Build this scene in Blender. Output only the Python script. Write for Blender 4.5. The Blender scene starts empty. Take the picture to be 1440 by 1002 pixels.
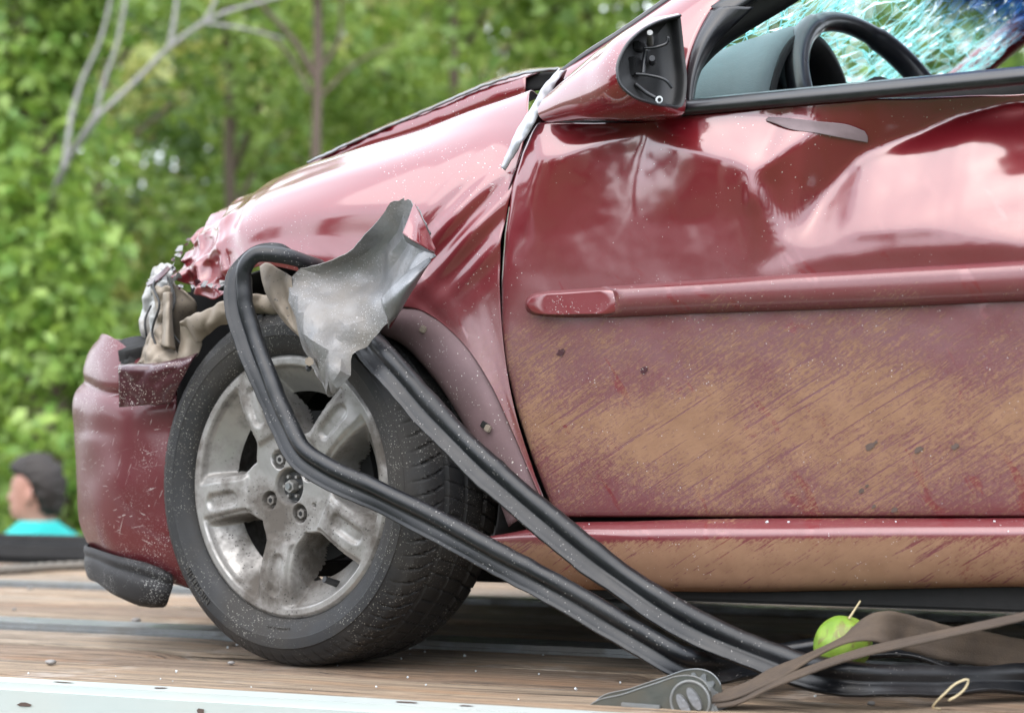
import bpy, bmesh, math, random
import numpy as np
from mathutils import Vector, Matrix, noise as mnoise

sc = bpy.context.scene
col = sc.collection
R = math.radians

# ------------------------------------------------------------------ camera / world / sun / exposure
FPX, HPX, CAMZ = 3078.0, 610.0, 0.36          # focal length (photo px), horizon row, camera height above the deck
cam_d = bpy.data.cameras.new('camera'); cam = bpy.data.objects.new('camera', cam_d); col.objects.link(cam)
cam.location = (0, 0, CAMZ); cam.rotation_euler = (R(90), 0, 0)
cam_d.sensor_width = 36; cam_d.lens = FPX / 1440 * 36
cam_d.shift_y = (HPX - 501) / 1440
cam_d.clip_start = 0.05; cam_d.clip_end = 2000
cam_d.dof.use_dof = True; cam_d.dof.focus_distance = 3.2; cam_d.dof.aperture_fstop = 4.0
sc.camera = cam

SUN_EL, SUN_AZ = 58.0, 205.0                   # azimuth: compass degrees clockwise from +Y
w = bpy.data.worlds.new('World'); sc.world = w; w.use_nodes = True
nt = w.node_tree; nt.nodes.clear()
sky = nt.nodes.new('ShaderNodeTexSky'); sky.sky_type = 'NISHITA'; sky.sun_disc = False
sky.sun_elevation = R(SUN_EL); sky.sun_rotation = R(SUN_AZ)
sky.air_density = 1.0; sky.dust_density = 3.0; sky.ozone_density = 1.0
bg = nt.nodes.new('ShaderNodeBackground'); bg.inputs[1].default_value = 0.15
out = nt.nodes.new('ShaderNodeOutputWorld')
veil = nt.nodes.new('ShaderNodeMix'); veil.data_type = 'RGBA'; veil.inputs[0].default_value = 0.8   # thin even cloud over the whole sky
veil.inputs[7].default_value = (6.4, 6.7, 7.2, 1)
nt.links.new(sky.outputs[0], veil.inputs[6]); nt.links.new(veil.outputs[2], bg.inputs[0]); nt.links.new(bg.outputs[0], out.inputs[0])
sd = bpy.data.lights.new('sun', 'SUN'); sun = bpy.data.objects.new('sun', sd); col.objects.link(sun)
sd.energy = 0.55; sd.angle = R(75); sd.color = (1.0, 0.95, 0.88)
_d = Vector((math.sin(R(SUN_AZ)) * math.cos(R(SUN_EL)), math.cos(R(SUN_AZ)) * math.cos(R(SUN_EL)), math.sin(R(SUN_EL))))
sun.rotation_euler = _d.to_track_quat('Z', 'Y').to_euler(); sun.location = _d * 30
sc.view_settings.view_transform = 'Standard'; sc.view_settings.look = 'None'
sc.view_settings.exposure = 1.75; sc.view_settings.gamma = 1.0; sc.view_settings.use_curve_mapping = False
sc.render.engine = 'CYCLES'

# ------------------------------------------------------------------ frames and helpers
YAW = R(25); CA, SA = math.cos(YAW), math.sin(YAW)
OX, OY = -0.351, 3.38                          # car frame origin: below the front wheel's face, on the deck
GROUND = -1.35
FRAME = Matrix.Translation((OX, OY, 0)) @ Matrix.Rotation(-YAW, 4, 'Z')
OV = OX * SA + OY * CA

def S(px, py, v):                              # photo pixel on the lengthwise plane v -> car frame (x rearwards, y inwards, z up)
    dx = (px - 720) / FPX
    t = (v + OV) / (dx * SA + CA)
    X, Y = dx * t, t
    return Vector(((X - OX) * CA - (Y - OY) * SA, v, CAMZ + (HPX - py) / FPX * t))
def G(px, py, z):                              # photo pixel on the horizontal plane z -> car frame
    Y = (CAMZ - z) * FPX / (py - HPX); X = (px - 720) / FPX * Y
    return Vector(((X - OX) * CA - (Y - OY) * SA, (X - OX) * SA + (Y - OY) * CA, z))

def tag(o, label, cat, group=None, kind=None):
    o['label'] = label
    if cat: o['category'] = cat
    if group: o['group'] = group
    if kind: o['kind'] = kind
    return o
def link(name, me, m, parent=None, smooth=True, mat4=None):
    if smooth and len(me.polygons): me.polygons.foreach_set('use_smooth', [True] * len(me.polygons))
    if m is not None: me.materials.append(m)
    o = bpy.data.objects.new(name, me); col.objects.link(o)
    if parent is not None: o.parent = parent
    if mat4 is not None: o.matrix_world = mat4
    return o
def mesh(name, verts, faces):
    me = bpy.data.meshes.new(name)
    me.from_pydata([tuple(v) for v in verts], [], [tuple(f) for f in faces]); me.update(); return me
def empty(name, mat4=None, parent=None):
    o = bpy.data.objects.new(name, None); col.objects.link(o); o.empty_display_size = .1
    if mat4 is not None: o.matrix_world = mat4
    if parent: o.parent = parent
    return o

def spline(pts, n):                            # smooth resampling of a polyline
    P = np.array([tuple(p) for p in pts], float)
    if len(P) == 2: return P[0] + (P[1] - P[0]) * np.linspace(0, 1, n)[:, None]
    d = np.r_[0, np.cumsum(np.maximum(np.linalg.norm(np.diff(P, axis=0), axis=1), 1e-6))]
    sl = np.diff(P, axis=0) / np.diff(d)[:, None]
    T = np.empty_like(P); T[0] = sl[0]; T[-1] = sl[-1]
    h = np.diff(d)
    T[1:-1] = (sl[:-1] * h[1:, None] + sl[1:] * h[:-1, None]) / (h[1:] + h[:-1])[:, None]
    x = np.linspace(0, d[-1], n); k = np.clip(np.searchsorted(d, x, 'right') - 1, 0, len(d) - 2)
    s = ((x - d[k]) / h[k])[:, None]; hk = h[k][:, None]
    return ((2*s**3 - 3*s**2 + 1) * P[k] + (s**3 - 2*s**2 + s) * hk * T[k]
            + (-2*s**3 + 3*s**2) * P[k+1] + (s**3 - s**2) * hk * T[k+1])
def grid_mesh(name, A):                        # A: (nv, nu, 3)
    nv, nu = A.shape[:2]
    idx = np.arange(nv * nu).reshape(nv, nu)
    f = np.stack([idx[:-1, :-1], idx[:-1, 1:], idx[1:, 1:], idx[1:, :-1]], -1).reshape(-1, 4)
    return mesh(name, A.reshape(-1, 3), f)
def loft(name, rows, m, parent, nu=40, nv=24, thick=.002, disp=None, px=True, flip=False, mat4=None):
    rr = []
    for r in rows:
        pts = [S(*p) for p in r] if px else [Vector(p) for p in r]
        rr.append(spline(pts, nu))
    rr = np.array(rr)
    A = np.stack([spline(rr[:, i], nv) for i in range(nu)], 1)
    if disp:
        for j in range(nv):
            for i in range(nu):
                A[j, i] += disp(A[j, i], i / (nu - 1), j / (nv - 1))
    if flip: A = A[::-1]
    o = link(name, grid_mesh(name, A), m, parent, mat4=mat4)
    if thick:
        md = o.modifiers.new('t', 'SOLIDIFY'); md.thickness = thick; md.offset = 0
    return o
def crumple(amp, freq, seed=0.0, ridge=True):
    def f(p, a, b):
        q = Vector((p[0] * freq + seed, p[2] * freq + seed * .7, p[1] * freq * .5))
        n = mnoise.noise(q); n2 = mnoise.noise(q * 2.3)
        k = (abs(n) * 2 - .5 if ridge else n) + .4 * n2
        return np.array((k * amp * .3, -k * amp, n2 * amp * .4))
    return f
def box_bm(bm, c, s, rot=None, bevel=0):
    r = bmesh.ops.create_cube(bm, size=1, matrix=Matrix.Translation(c) @ (rot if rot else Matrix.Identity(4)) @ Matrix.Diagonal((*s, 1)))
    if bevel:
        es = list({e for v in r['verts'] for e in v.link_edges})
        bmesh.ops.bevel(bm, geom=es, offset=bevel, segments=2, affect='EDGES')
def bm_obj(name, bm, m, parent=None, smooth=False, mat4=None):
    me = bpy.data.meshes.new(name); bm.to_mesh(me); bm.free()
    return link(name, me, m, parent, smooth, mat4)
def box(name, c, s, m, parent=None, rot=None, bevel=.004, mat4=None):
    bm = bmesh.new(); box_bm(bm, Vector(c), s, rot, bevel); return bm_obj(name, bm, m, parent, False, mat4)
def cyl(name, p0, p1, r0, r1, m, parent=None, seg=20, mat4=None):
    p0, p1 = Vector(p0), Vector(p1); d = p1 - p0
    bm = bmesh.new()
    bmesh.ops.create_cone(bm, cap_ends=True, segments=seg, radius1=r0, radius2=r1, depth=d.length,
        matrix=Matrix.Translation((p0 + p1) / 2) @ d.to_track_quat('Z', 'Y').to_matrix().to_4x4())
    o = bm_obj(name, bm, m, parent, True, mat4)
    md = o.modifiers.new('e', 'EDGE_SPLIT'); md.split_angle = R(40); return o
def sweep_mesh(name, path, prof, ref, n=80, twist=None, scale=None, caps=True):
    P = spline(path, n); V = []; k = len(prof)
    rf = spline(ref, n) if isinstance(ref, list) else None
    for i in range(n):
        t = Vector(P[min(i + 1, n - 1)] - P[max(i - 1, 0)]).normalized()
        r0 = Vector(rf[i]) if rf is not None else Vector(ref)
        nn = (r0 - t * r0.dot(t)).normalized(); b = t.cross(nn)
        a = twist(i / (n - 1)) if twist else 0; s = scale(i / (n - 1)) if scale else 1
        ca, sa = math.cos(a), math.sin(a)
        for (x, y) in prof:
            V.append(Vector(P[i]) + (b * (x * ca - y * sa) + nn * (x * sa + y * ca)) * s)
    F = [(i * k + j, i * k + (j + 1) % k, (i + 1) * k + (j + 1) % k, (i + 1) * k + j) for i in range(n - 1) for j in range(k)]
    if caps: F += [tuple(range(k))[::-1], tuple((n - 1) * k + j for j in range(k))]
    return mesh(name, V, F)
def tube(name, path, r, m, parent=None, n=40, seg=10, mat4=None, scale=None, ref=(0.13, .2, 1)):
    prof = [(r * math.cos(2 * math.pi * j / seg), r * math.sin(2 * math.pi * j / seg)) for j in range(seg)]
    return link(name, sweep_mesh(name, path, prof, ref, n, scale=scale), m, parent, True, mat4)

# ------------------------------------------------------------------ materials
class NB:
    def __init__(s, name):
        s.m = bpy.data.materials.new(name); s.m.use_nodes = True; s.t = s.m.node_tree; s.t.nodes.clear()
        s.out = s.t.nodes.new('ShaderNodeOutputMaterial')
    def put(s, sock, val):
        if isinstance(val, bpy.types.NodeSocket): s.t.links.new(val, sock)
        elif isinstance(val, (int, float)) and sock.type in ('RGBA',): sock.default_value = (val, val, val, 1)
        elif isinstance(val, tuple) and sock.type == 'RGBA' and len(val) == 3: sock.default_value = (*val, 1)
        else: sock.default_value = val
    def node(s, typ, ins={}, **kw):
        n = s.t.nodes.new(typ)
        for k, v in kw.items(): setattr(n, k, v)
        for k, v in ins.items(): s.put(n.inputs[k], v)
        return n
    def math(s, op, a, b=0, c=0, clamp=False):
        n = s.node('ShaderNodeMath', operation=op, use_clamp=clamp)
        for i, v in enumerate((a, b, c)): s.put(n.inputs[i], v)
        return n.outputs[0]
    def mix(s, f, a, b):
        n = s.node('ShaderNodeMix', data_type='RGBA'); s.put(n.inputs[0], f); s.put(n.inputs[6], a); s.put(n.inputs[7], b); return n.outputs[2]
    def mixf(s, f, a, b):
        n = s.node('ShaderNodeMix', data_type='FLOAT'); s.put(n.inputs[0], f); s.put(n.inputs[2], a); s.put(n.inputs[3], b); return n.outputs[0]
    def obj(s): return s.node('ShaderNodeTexCoord').outputs['Object']
    def xyz(s, v):
        n = s.node('ShaderNodeSeparateXYZ'); s.put(n.inputs[0], v); return n.outputs
    def mapv(s, v, scale=(1, 1, 1), rot=(0, 0, 0), loc=(0, 0, 0)):
        n = s.node('ShaderNodeMapping'); s.put(n.inputs[0], v); n.inputs[1].default_value = loc; n.inputs[2].default_value = rot; n.inputs[3].default_value = scale; return n.outputs[0]
    def noise(s, v, scale, detail=3, rough=.55, dist=0):
        n = s.node('ShaderNodeTexNoise'); s.put(n.inputs['Vector'], v); n.inputs['Scale'].default_value = scale
        n.inputs['Detail'].default_value = detail; n.inputs['Roughness'].default_value = rough; n.inputs['Distortion'].default_value = dist; return n.outputs[0]
    def step(s, x, a, b, lo=0., hi=1.):
        n = s.node('ShaderNodeMapRange', interpolation_type='SMOOTHSTEP'); s.put(n.inputs[0], x)
        for i, v in enumerate((a, b, lo, hi)): s.put(n.inputs[i + 1], v)
        return n.outputs[0]
    def curve(s, x, pts):
        n = s.node('ShaderNodeFloatCurve'); s.put(n.inputs[1], x); c = n.mapping.curves[0]
        while len(c.points) < len(pts): c.points.new(.5, .5)
        for p, q in zip(c.points, pts): p.location = q; p.handle_type = 'AUTO_CLAMPED'
        n.mapping.update(); return n.outputs[0]
    def specks(s, v, scale, thr, dens=.5):
        vo = s.node('ShaderNodeTexVoronoi', feature='F1'); wn_ = s.node('ShaderNodeTexNoise'); s.put(wn_.inputs['Vector'], v); wn_.inputs['Scale'].default_value = scale * 1.6; vm_ = s.node('ShaderNodeVectorMath', operation='SCALE'); s.put(vm_.inputs[0], wn_.outputs['Color']); vm_.inputs['Scale'].default_value = .9 / scale; va_ = s.node('ShaderNodeVectorMath', operation='ADD'); s.put(va_.inputs[0], v); s.put(va_.inputs[1], vm_.outputs[0]); s.put(vo.inputs['Vector'], va_.outputs[0]); vo.inputs['Scale'].default_value = scale
        sep = s.node('ShaderNodeSeparateColor'); s.put(sep.inputs[0], vo.outputs['Color'])
        sz = s.math('MULTIPLY', sep.outputs[0], thr)
        on = s.math('LESS_THAN', vo.outputs['Distance'], sz)
        return s.math('MULTIPLY', on, s.math('LESS_THAN', sep.outputs[1], dens))
    def bump(s, h, strength=.3, dist=.002):
        n = s.node('ShaderNodeBump'); n.inputs['Strength'].default_value = strength; n.inputs['Distance'].default_value = dist; s.put(n.inputs['Height'], h); return n.outputs[0]
    def bsdf(s, **ins):
        d = {k.replace('_', ' '): v for k, v in ins.items()}
        n = s.node('ShaderNodeBsdfPrincipled')
        for k, v in d.items(): s.put(n.inputs[k], v)
        s.t.links.new(n.outputs[0], s.out.inputs[0]); return n

def m_paint(name, mud=1.0, dust=1.0, speck=.25, red=(.165, .003, .009), wipe=.5, dustmin=0.02, coat=1.0, scratch=False):
    b = NB(name); P = b.obj(); x, y, z = b.xyz(P)
    h = b.math('SUBTRACT', z, b.math('MULTIPLY', x, .033))
    big = b.noise(b.mapv(P, (1, .3, 1)), 5, 3); fine = b.noise(P, 160, 3)
    streak = b.noise(b.mapv(b.mapv(P, rot=(0, R(38), 0)), (80, 200, 560)), 1, 5, .72)
    streak2 = b.noise(b.mapv(b.mapv(P, rot=(0, R(33), 0)), (20, 60, 210)), 1, 4, .62)
    mc = b.curve(h, [(0, .75), (.10, .78), (.165, .74), (.187, .58), (.20, .16), (.215, .36), (.25, .44), (.30, .57), (.34, .62), (.385, .55), (.43, .44), (.48, .34), (.53, .16), (.6, .02), (1, 0)])
    mm = b.math('ADD', mc, b.math('MULTIPLY', b.math('SUBTRACT', streak, .5), 1.0))
    mm = b.math('ADD', mm, b.math('MULTIPLY', b.math('SUBTRACT', streak2, .5), .55))
    mm = b.math('ADD', mm, b.math('MULTIPLY', b.math('SUBTRACT', big, .5), .9))
    long = b.noise(b.mapv(b.mapv(P, rot=(0, R(31), 0)), (7, 60, 330)), 1, 2, .5); mm = b.math('SUBTRACT', mm, b.math('MULTIPLY', b.step(long, .60, .70), .35)); mm = b.math('ADD', mm, b.math('MULTIPLY', b.math('SUBTRACT', b.noise(P, 210, 4, .7), .5), .8))
    mudf = b.math('MULTIPLY', b.step(mm, .30, .68), mud * .9, clamp=True)
    dc = b.curve(h, [(0, .6), (.17, .55), (.2, .35), (.24, .62), (.35, .66), (.44, .66), (.5, .46), (.56, .34), (.64, .16), (.74, .04), (1, .03)])
    wn = b.noise(b.mapv(b.mapv(P, rot=(0, R(-55), 0)), (9, 4, 26)), 1, 4, .6, .6)
    wiped = b.math('SUBTRACT', 1, b.math('MULTIPLY', b.step(wn, .60, .66), wipe))
    du = b.math('MULTIPLY', b.math('MULTIPLY', dc, b.math('ADD', .65, b.math('MULTIPLY', big, .7))), wiped)
    du = b.math('MULTIPLY', du, b.math('ADD', .75, b.math('MULTIPLY', fine, .5)))
    du = b.math('ADD', b.math('MULTIPLY', du, dust), dustmin, clamp=True)
    c = b.mix(du, red, b.mix(big, (.095, .054, .060), (.16, .105, .106)))
    mudc = b.mix(b.noise(P, 30, 4), (.185, .100, .058), (.31, .185, .112))
    c = b.mix(mudf, c, mudc)
    sp = b.math('MULTIPLY', b.specks(P, 420, .40, speck), b.step(b.noise(P, 7, 2), .45, .6))
    sp = b.math('MAXIMUM', sp, b.specks(P, 170, .13, speck * .25))
    if scratch:
        for rr, tt in ((62, .70), (-18, .70), (8, .69)):
            q = b.noise(b.mapv(b.mapv(P, rot=(R(20), R(rr), 0)), (22, 40, 260)), 1, 2, .5, .7); sp = b.math('MAXIMUM', sp, b.math('MULTIPLY', b.math('MULTIPLY', b.step(q, tt, tt + .03), .7), b.step(b.noise(P, 11, 2), .42, .6)))
    c = b.mix(sp, c, (.45, .40, .39))
    rg = b.math('ADD', .30, b.math('ADD', b.math('MULTIPLY', du, .45), b.math('MULTIPLY', mudf, .4)), clamp=True)
    clean = b.math('MULTIPLY', b.math('SUBTRACT', 1, b.math('MULTIPLY', du, 1.15), clamp=True), b.math('SUBTRACT', 1, mudf))
    hh = b.math('ADD', b.math('MULTIPLY', mudf, b.math('ADD', .6, b.math('MULTIPLY', streak, .8))), b.math('MULTIPLY', sp, 1.2))
    n = b.bsdf(Base_Color=c, Roughness=rg, Metallic=b.math('MULTIPLY', clean, .25), Specular_IOR_Level=.2, Coat_Weight=b.math('MULTIPLY', clean, coat), Coat_Roughness=b.math('ADD', .085, b.math('MULTIPLY', du, .3)), Coat_IOR=2.05,
               Normal=b.bump(hh, .35, .0015))
    return b.m

def m_simple(name, colr, rough=.5, metal=0., var=.25, scale=20, speck=0., speckcol=(.6, .57, .52), bump=.15, dirt=None, dirtamt=.5, coat=0., stretch=(1, 1, 1), bscale=60, spscale=220):
    b = NB(name); P = b.obj(); Q = b.mapv(P, stretch)
    n1 = b.noise(Q, scale, 4, .6); n2 = b.noise(Q, bscale, 4, .6)
    c = b.mix(n1, tuple(k * (1 - var) for k in colr), tuple(min(1, k * (1 + var)) for k in colr))
    rg = b.math('ADD', rough - .08, b.math('MULTIPLY', n2, .16)); mt = metal
    if dirt:
        f = b.math('MULTIPLY', b.step(b.noise(P, scale * .6, 5, .65), .38, .66), dirtamt)
        c = b.mix(f, c, dirt); rg = b.mixf(f, rg, .9); mt = b.mixf(f, metal, 0.)
    if speck:
        f = b.math('MULTIPLY', b.specks(P, spscale, .45, speck), b.step(b.noise(P, 9, 3), .40, .58))
        c = b.mix(f, c, speckcol); n2 = b.math('ADD', n2, f)
    b.bsdf(Base_Color=c, Roughness=rg, Metallic=mt, Normal=b.bump(n2, bump, .002), Coat_Weight=coat, Coat_Roughness=.12)
    return b.m

def m_wood(name, tone):
    b = NB(name); P = b.obj(); oi = b.node('ShaderNodeObjectInfo')
    off = b.node('ShaderNodeCombineXYZ'); b.put(off.inputs[0], b.math('MULTIPLY', oi.outputs['Random'], 37.)); b.put(off.inputs[1], b.math('MULTIPLY', oi.outputs['Random'], 11.))
    va = b.node('ShaderNodeVectorMath', operation='ADD'); b.put(va.inputs[0], P); b.put(va.inputs[1], off.outputs[0]); P = va.outputs[0]
    gr = b.noise(b.mapv(P, (3, 60, 60)), 1, 6, .68, .8); br = b.noise(b.mapv(P, (1.6, 9, 9)), 1, 4, .6); fi = b.noise(b.mapv(P, (14, 260, 260)), 1, 3, .7)
    c = b.mix(b.step(gr, .3, .7), tuple(k * .42 for k in tone), tone)
    c = b.mix(b.step(br, .45, .75), c, (tone[0] * .9, tone[1] * .74, tone[2] * .6))
    c = b.mix(b.math('MULTIPLY', b.step(fi, .53, .64), .75), c, tuple(k * .25 for k in tone))
    c = b.mix(b.math('MULTIPLY', b.step(b.noise(P, 6, 5, .6), .55, .72), .55), c, tuple(min(1, k * 1.25) for k in (tone[0], tone[0] * .9, tone[0] * .8)))
    ck_ = b.step(b.noise(b.mapv(P, (2.2, 95, 95)), 1, 4, .6, .4), .60, .64); c = b.mix(b.math('MULTIPLY', ck_, .85), c, (.03, .022, .016)); gr = b.math('SUBTRACT', gr, b.math('MULTIPLY', ck_, .8))
    b.bsdf(Base_Color=c, Roughness=.82, Normal=b.bump(b.math('ADD', gr, b.math('MULTIPLY', fi, .6)), .9, .010)); return b.m

def m_leaf(name, c0, c1, trans=.55):
    b = NB(name); g = b.node('ShaderNodeNewGeometry'); r = g.outputs['Random Per Island']
    c = b.mix(r, c0, c1)
    d = b.node('ShaderNodeBsdfPrincipled'); b.put(d.inputs['Base Color'], c); d.inputs['Roughness'].default_value = .42
    t = b.node('ShaderNodeBsdfTranslucent'); b.put(t.inputs[0], b.mix(.5, c, (c1[0] * 1.5, c1[1] * 1.4, c1[2] * .8)))
    mx = b.node('ShaderNodeMixShader'); mx.inputs[0].default_value = trans * .6
    b.t.links.new(d.outputs[0], mx.inputs[1]); b.t.links.new(t.outputs[0], mx.inputs[2]); b.t.links.new(mx.outputs[0], b.out.inputs[0]); return b.m

M = {}
M['door'] = m_paint('door_paint', 1.0, 1.0, .05)
M['fender'] = m_paint('fender_paint', .22, .8, .12, wipe=.8)
M['sill'] = m_paint('sill_paint', 1.0, .9, .06)
M['bumper'] = m_paint('bumper_paint', 0.0, .28, .75, red=(.10, .005, .010), wipe=.7, dustmin=.06, coat=.35, scratch=True)
M['paint'] = m_paint('plain_paint', 0.0, .35, .1, wipe=.3)
M['mirror'] = m_paint('mirror_paint', 0.0, .3, .2, wipe=.3)
M['darkpaint'] = m_simple('dark_paint', (.045, .006, .012), .35, .1, .3, 30, speck=.4, coat=.5, spscale=480)
M['rubber'] = m_simple('rubber', (.0035, .0045, .0065), .34, 0, .3, 14, speck=.14, speckcol=(.2, .19, .18), bump=.12, dirt=(.028, .027, .027), dirtamt=.25, spscale=420)
M['tyre'] = m_simple('tyre_rubber', (.009, .0095, .0105), .62, 0, .25, 12, speck=.45, speckcol=(.20, .19, .17), dirt=(.036, .031, .025), dirtamt=.6, spscale=420, bump=.25)
M['tyretext'] = m_simple('tyre_letter', (.045, .043, .039), .7, 0, .2, 20)
M['alloy'] = m_simple('alloy', (.34, .33, .315), .34, .65, .35, 16, speck=.4, speckcol=(.06, .055, .05), dirt=(.055, .043, .032), dirtamt=.9, spscale=260, bump=.25)
M['steel'] = m_simple('steel', (.23, .245, .25), .42, .8, .25, 25, dirt=(.12, .10, .075), dirtamt=.5)
M['platesteel'] = m_simple('plate_steel', (.085, .09, .08), .4, .55, .35, 40, dirt=(.07, .06, .04), dirtamt=.6)
M['galv'] = m_simple('torn_steel', (.22, .225, .235), .38, .6, .6, 8, speck=.35, speckcol=(.5, .5, .5), dirt=(.19, .16, .125), dirtamt=.6, spscale=520, bump=.5, bscale=220)
M['tanmetal'] = m_simple('primed_steel', (.24, .20, .155), .6, .1, .25, 14, speck=.3, speckcol=(.1, .09, .08), dirt=(.13, .105, .08), dirtamt=.5)
M['whitemetal'] = m_simple('scraped_edge', (.45, .47, .51), .5, .3, .25, 40, dirt=(.25, .2, .2), dirtamt=.4)
M['clearplastic'] = m_simple('lamp_plastic', (.62, .66, .68), .25, 0, .2, 25, coat=.6)
M['lampgrey'] = m_simple('lamp_shell', (.40, .41, .41), .5, 0, .3, 30, dirt=(.16, .13, .10), dirtamt=.7)
M['black'] = m_simple('black_plastic', (.009, .0095, .0105), .5, 0, .3, 30, dirt=(.04, .038, .036), dirtamt=.22)
M['trim'] = m_simple('trim_black', (.009, .010, .013), .30, 0, .3, 30, dirt=(.04, .038, .036), dirtamt=.25, coat=.3)
M['lip'] = m_simple('bumper_lip', (.018, .018, .019), .8, 0, .3, 30, speck=1.0, speckcol=(.30, .30, .29), spscale=380)
M['under'] = m_simple('underbody', (.005, .005, .005), .85, 0, .3, 8)
M['dash'] = m_simple('dash_plastic', (.115, .15, .155), .55, 0, .15, 40, bump=.3, bscale=300)
M['grime'] = m_simple('arch_lip', (.17, .108, .115), .7, .1, .3, 16, dirt=(.12, .075, .075), dirtamt=.6, speck=.12, spscale=420)
M['white'] = m_simple('white_rail', (.42, .465, .45), .42, 0, .06, 5, dirt=(.45, .42, .36), dirtamt=.25, coat=.2)
M['chip'] = m_simple('rail_chip', (.085, .055, .045), .7, 0, .3, 40)
M['web'] = m_simple('webbing', (.055, .040, .029), .85, 0, .3, 18, stretch=(1, 1, 1), bump=.5, bscale=400, dirt=(.10, .070, .045), dirtamt=.5)
M['rope'] = m_simple('cable', (.17, .15, .125), .6, .4, .3, 60)
M['straw'] = m_simple('straw', (.55, .46, .28), .6)
M['stone'] = m_simple('stone', (.22, .21, .20), .7)
M['bark'] = m_simple('bark', (.13, .095, .075), .85, 0, .35, 9, stretch=(1, 1, .25), bump=.5)
M['greybark'] = m_simple('grey_bark', (.27, .26, .25), .8, 0, .3, 9, stretch=(1, 1, .3), bump=.4)
M['wood'] = [m_wood('plank_a', (.38, .285, .195)), m_wood('plank_b', (.31, .22, .15)), m_wood('plank_c', (.40, .315, .23))]

# ------------------------------------------------------------------ ground and forest
def m_ground():
    b = NB('ground'); P = b.obj(); n = b.noise(P, .6, 6, .6); n2 = b.noise(P, 6, 5, .7)
    c = b.mix(b.step(n, .4, .6), (.03, .055, .018), (.075, .06, .038)); c = b.mix(b.step(n2, .4, .7), c, (.035, .065, .018))
    b.bsdf(Base_Color=c, Roughness=.95, Normal=b.bump(n2, .6, .05)); return b.m
A = np.zeros((60, 60, 3)); gx = np.sign(np.linspace(-1, 1, 60)) * np.abs(np.linspace(-1, 1, 60)) ** 3 * 900
for j in range(60):
    for i in range(60):
        d_ = math.hypot(gx[i], gx[j])
        A[j, i] = (gx[i], gx[j], GROUND - .02 + (.12 * mnoise.noise(Vector((gx[i] * .3, gx[j] * .3, 0))) if d_ > 7 else 0))
g = link('ground', grid_mesh('ground', A), m_ground()); g['kind'] = 'structure'; g['label'] = 'grassy dirt ground around the flatbed truck'

rng = np.random.default_rng(5)
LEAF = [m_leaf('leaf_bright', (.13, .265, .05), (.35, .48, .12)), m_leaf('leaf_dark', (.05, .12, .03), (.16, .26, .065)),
        m_leaf('leaf_yellow', (.30, .36, .10), (.55, .56, .26)), m_leaf('leaf_mid', (.10, .20, .042), (.31, .42, .105)), m_leaf('leaf_shade_dark', (.010, .024, .007), (.024, .05, .014), .2)]  # last one darkened: shade of the trees behind the camera put into colour
def leaves(name, cl, m, parent, size=.10, seed=0):   # cl: list of (center, radius vec, count)
    r = np.random.default_rng(seed); P = []
    for c, rad, n in cl:
        d = r.normal(size=(n, 3)); d /= np.linalg.norm(d, axis=1)[:, None]
        P.append(np.array(c) + d * (r.random((n, 1)) ** .45) * np.array(rad))
    P = np.concatenate(P); n = len(P)
    ax = r.normal(size=(n, 3)) * np.array((1, 1, .6)) + np.array((0, 0, -.5)); ax /= np.linalg.norm(ax, axis=1)[:, None]
    up = r.normal(size=(n, 3)) * .7 + np.array((0, -.35, .8)); sd_ = np.cross(ax, up); sd_ /= np.linalg.norm(sd_, axis=1)[:, None]; up = np.cross(sd_, ax)
    L = size * (.45 + 1.2 * r.random((n, 1)) ** 1.6); Wd = L * .30
    V = np.stack([P - ax * L * .5, P - ax * L * .1 + sd_ * Wd + up * Wd * .35, P + ax * L * .5 - up * L * .08, P - ax * L * .1 - sd_ * Wd + up * Wd * .35], 1).reshape(-1, 3)
    me = bpy.data.meshes.new(name); me.vertices.add(4 * n); me.vertices.foreach_set('co', V.ravel())
    me.loops.add(4 * n); me.loops.foreach_set('vertex_index', np.arange(4 * n)); me.polygons.add(n)
    me.polygons.foreach_set('loop_start', np.arange(n) * 4); me.update(calc_edges=True)
    return link(name, me, m, parent, False)
def limb_mesh(name, paths):
    V, F = [], []
    for pth, r0, r1 in paths:
        n = max(8, len(pth) * 5); P = spline(pth, n); base = len(V); k = 7
        for i in range(n):
            t = Vector(P[min(i+1, n-1)] - P[max(i-1, 0)]).normalized(); a = t.orthogonal().normalized(); b_ = t.cross(a)
            if i and abs(a.dot(pa)) < 2:
                a = (pa - t * pa.dot(t)).normalized(); b_ = t.cross(a)
            pa = a; r = (r0 + (r1 - r0) * i / (n - 1)) * (1 + .12 * math.sin(i * 2.1 + r0 * 90))
            for j in range(k):
                V.append(Vector(P[i]) + (a * math.cos(j * 2 * math.pi / k) + b_ * math.sin(j * 2 * math.pi / k)) * r)
        F += [(base + i*k + j, base + i*k + (j+1) % k, base + (i+1)*k + (j+1) % k, base + (i+1)*k + j) for i in range(n-1) for j in range(k)]
        F.append(tuple(base + (n-1)*k + j for j in range(k)))
    return mesh(name, V, F)
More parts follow.
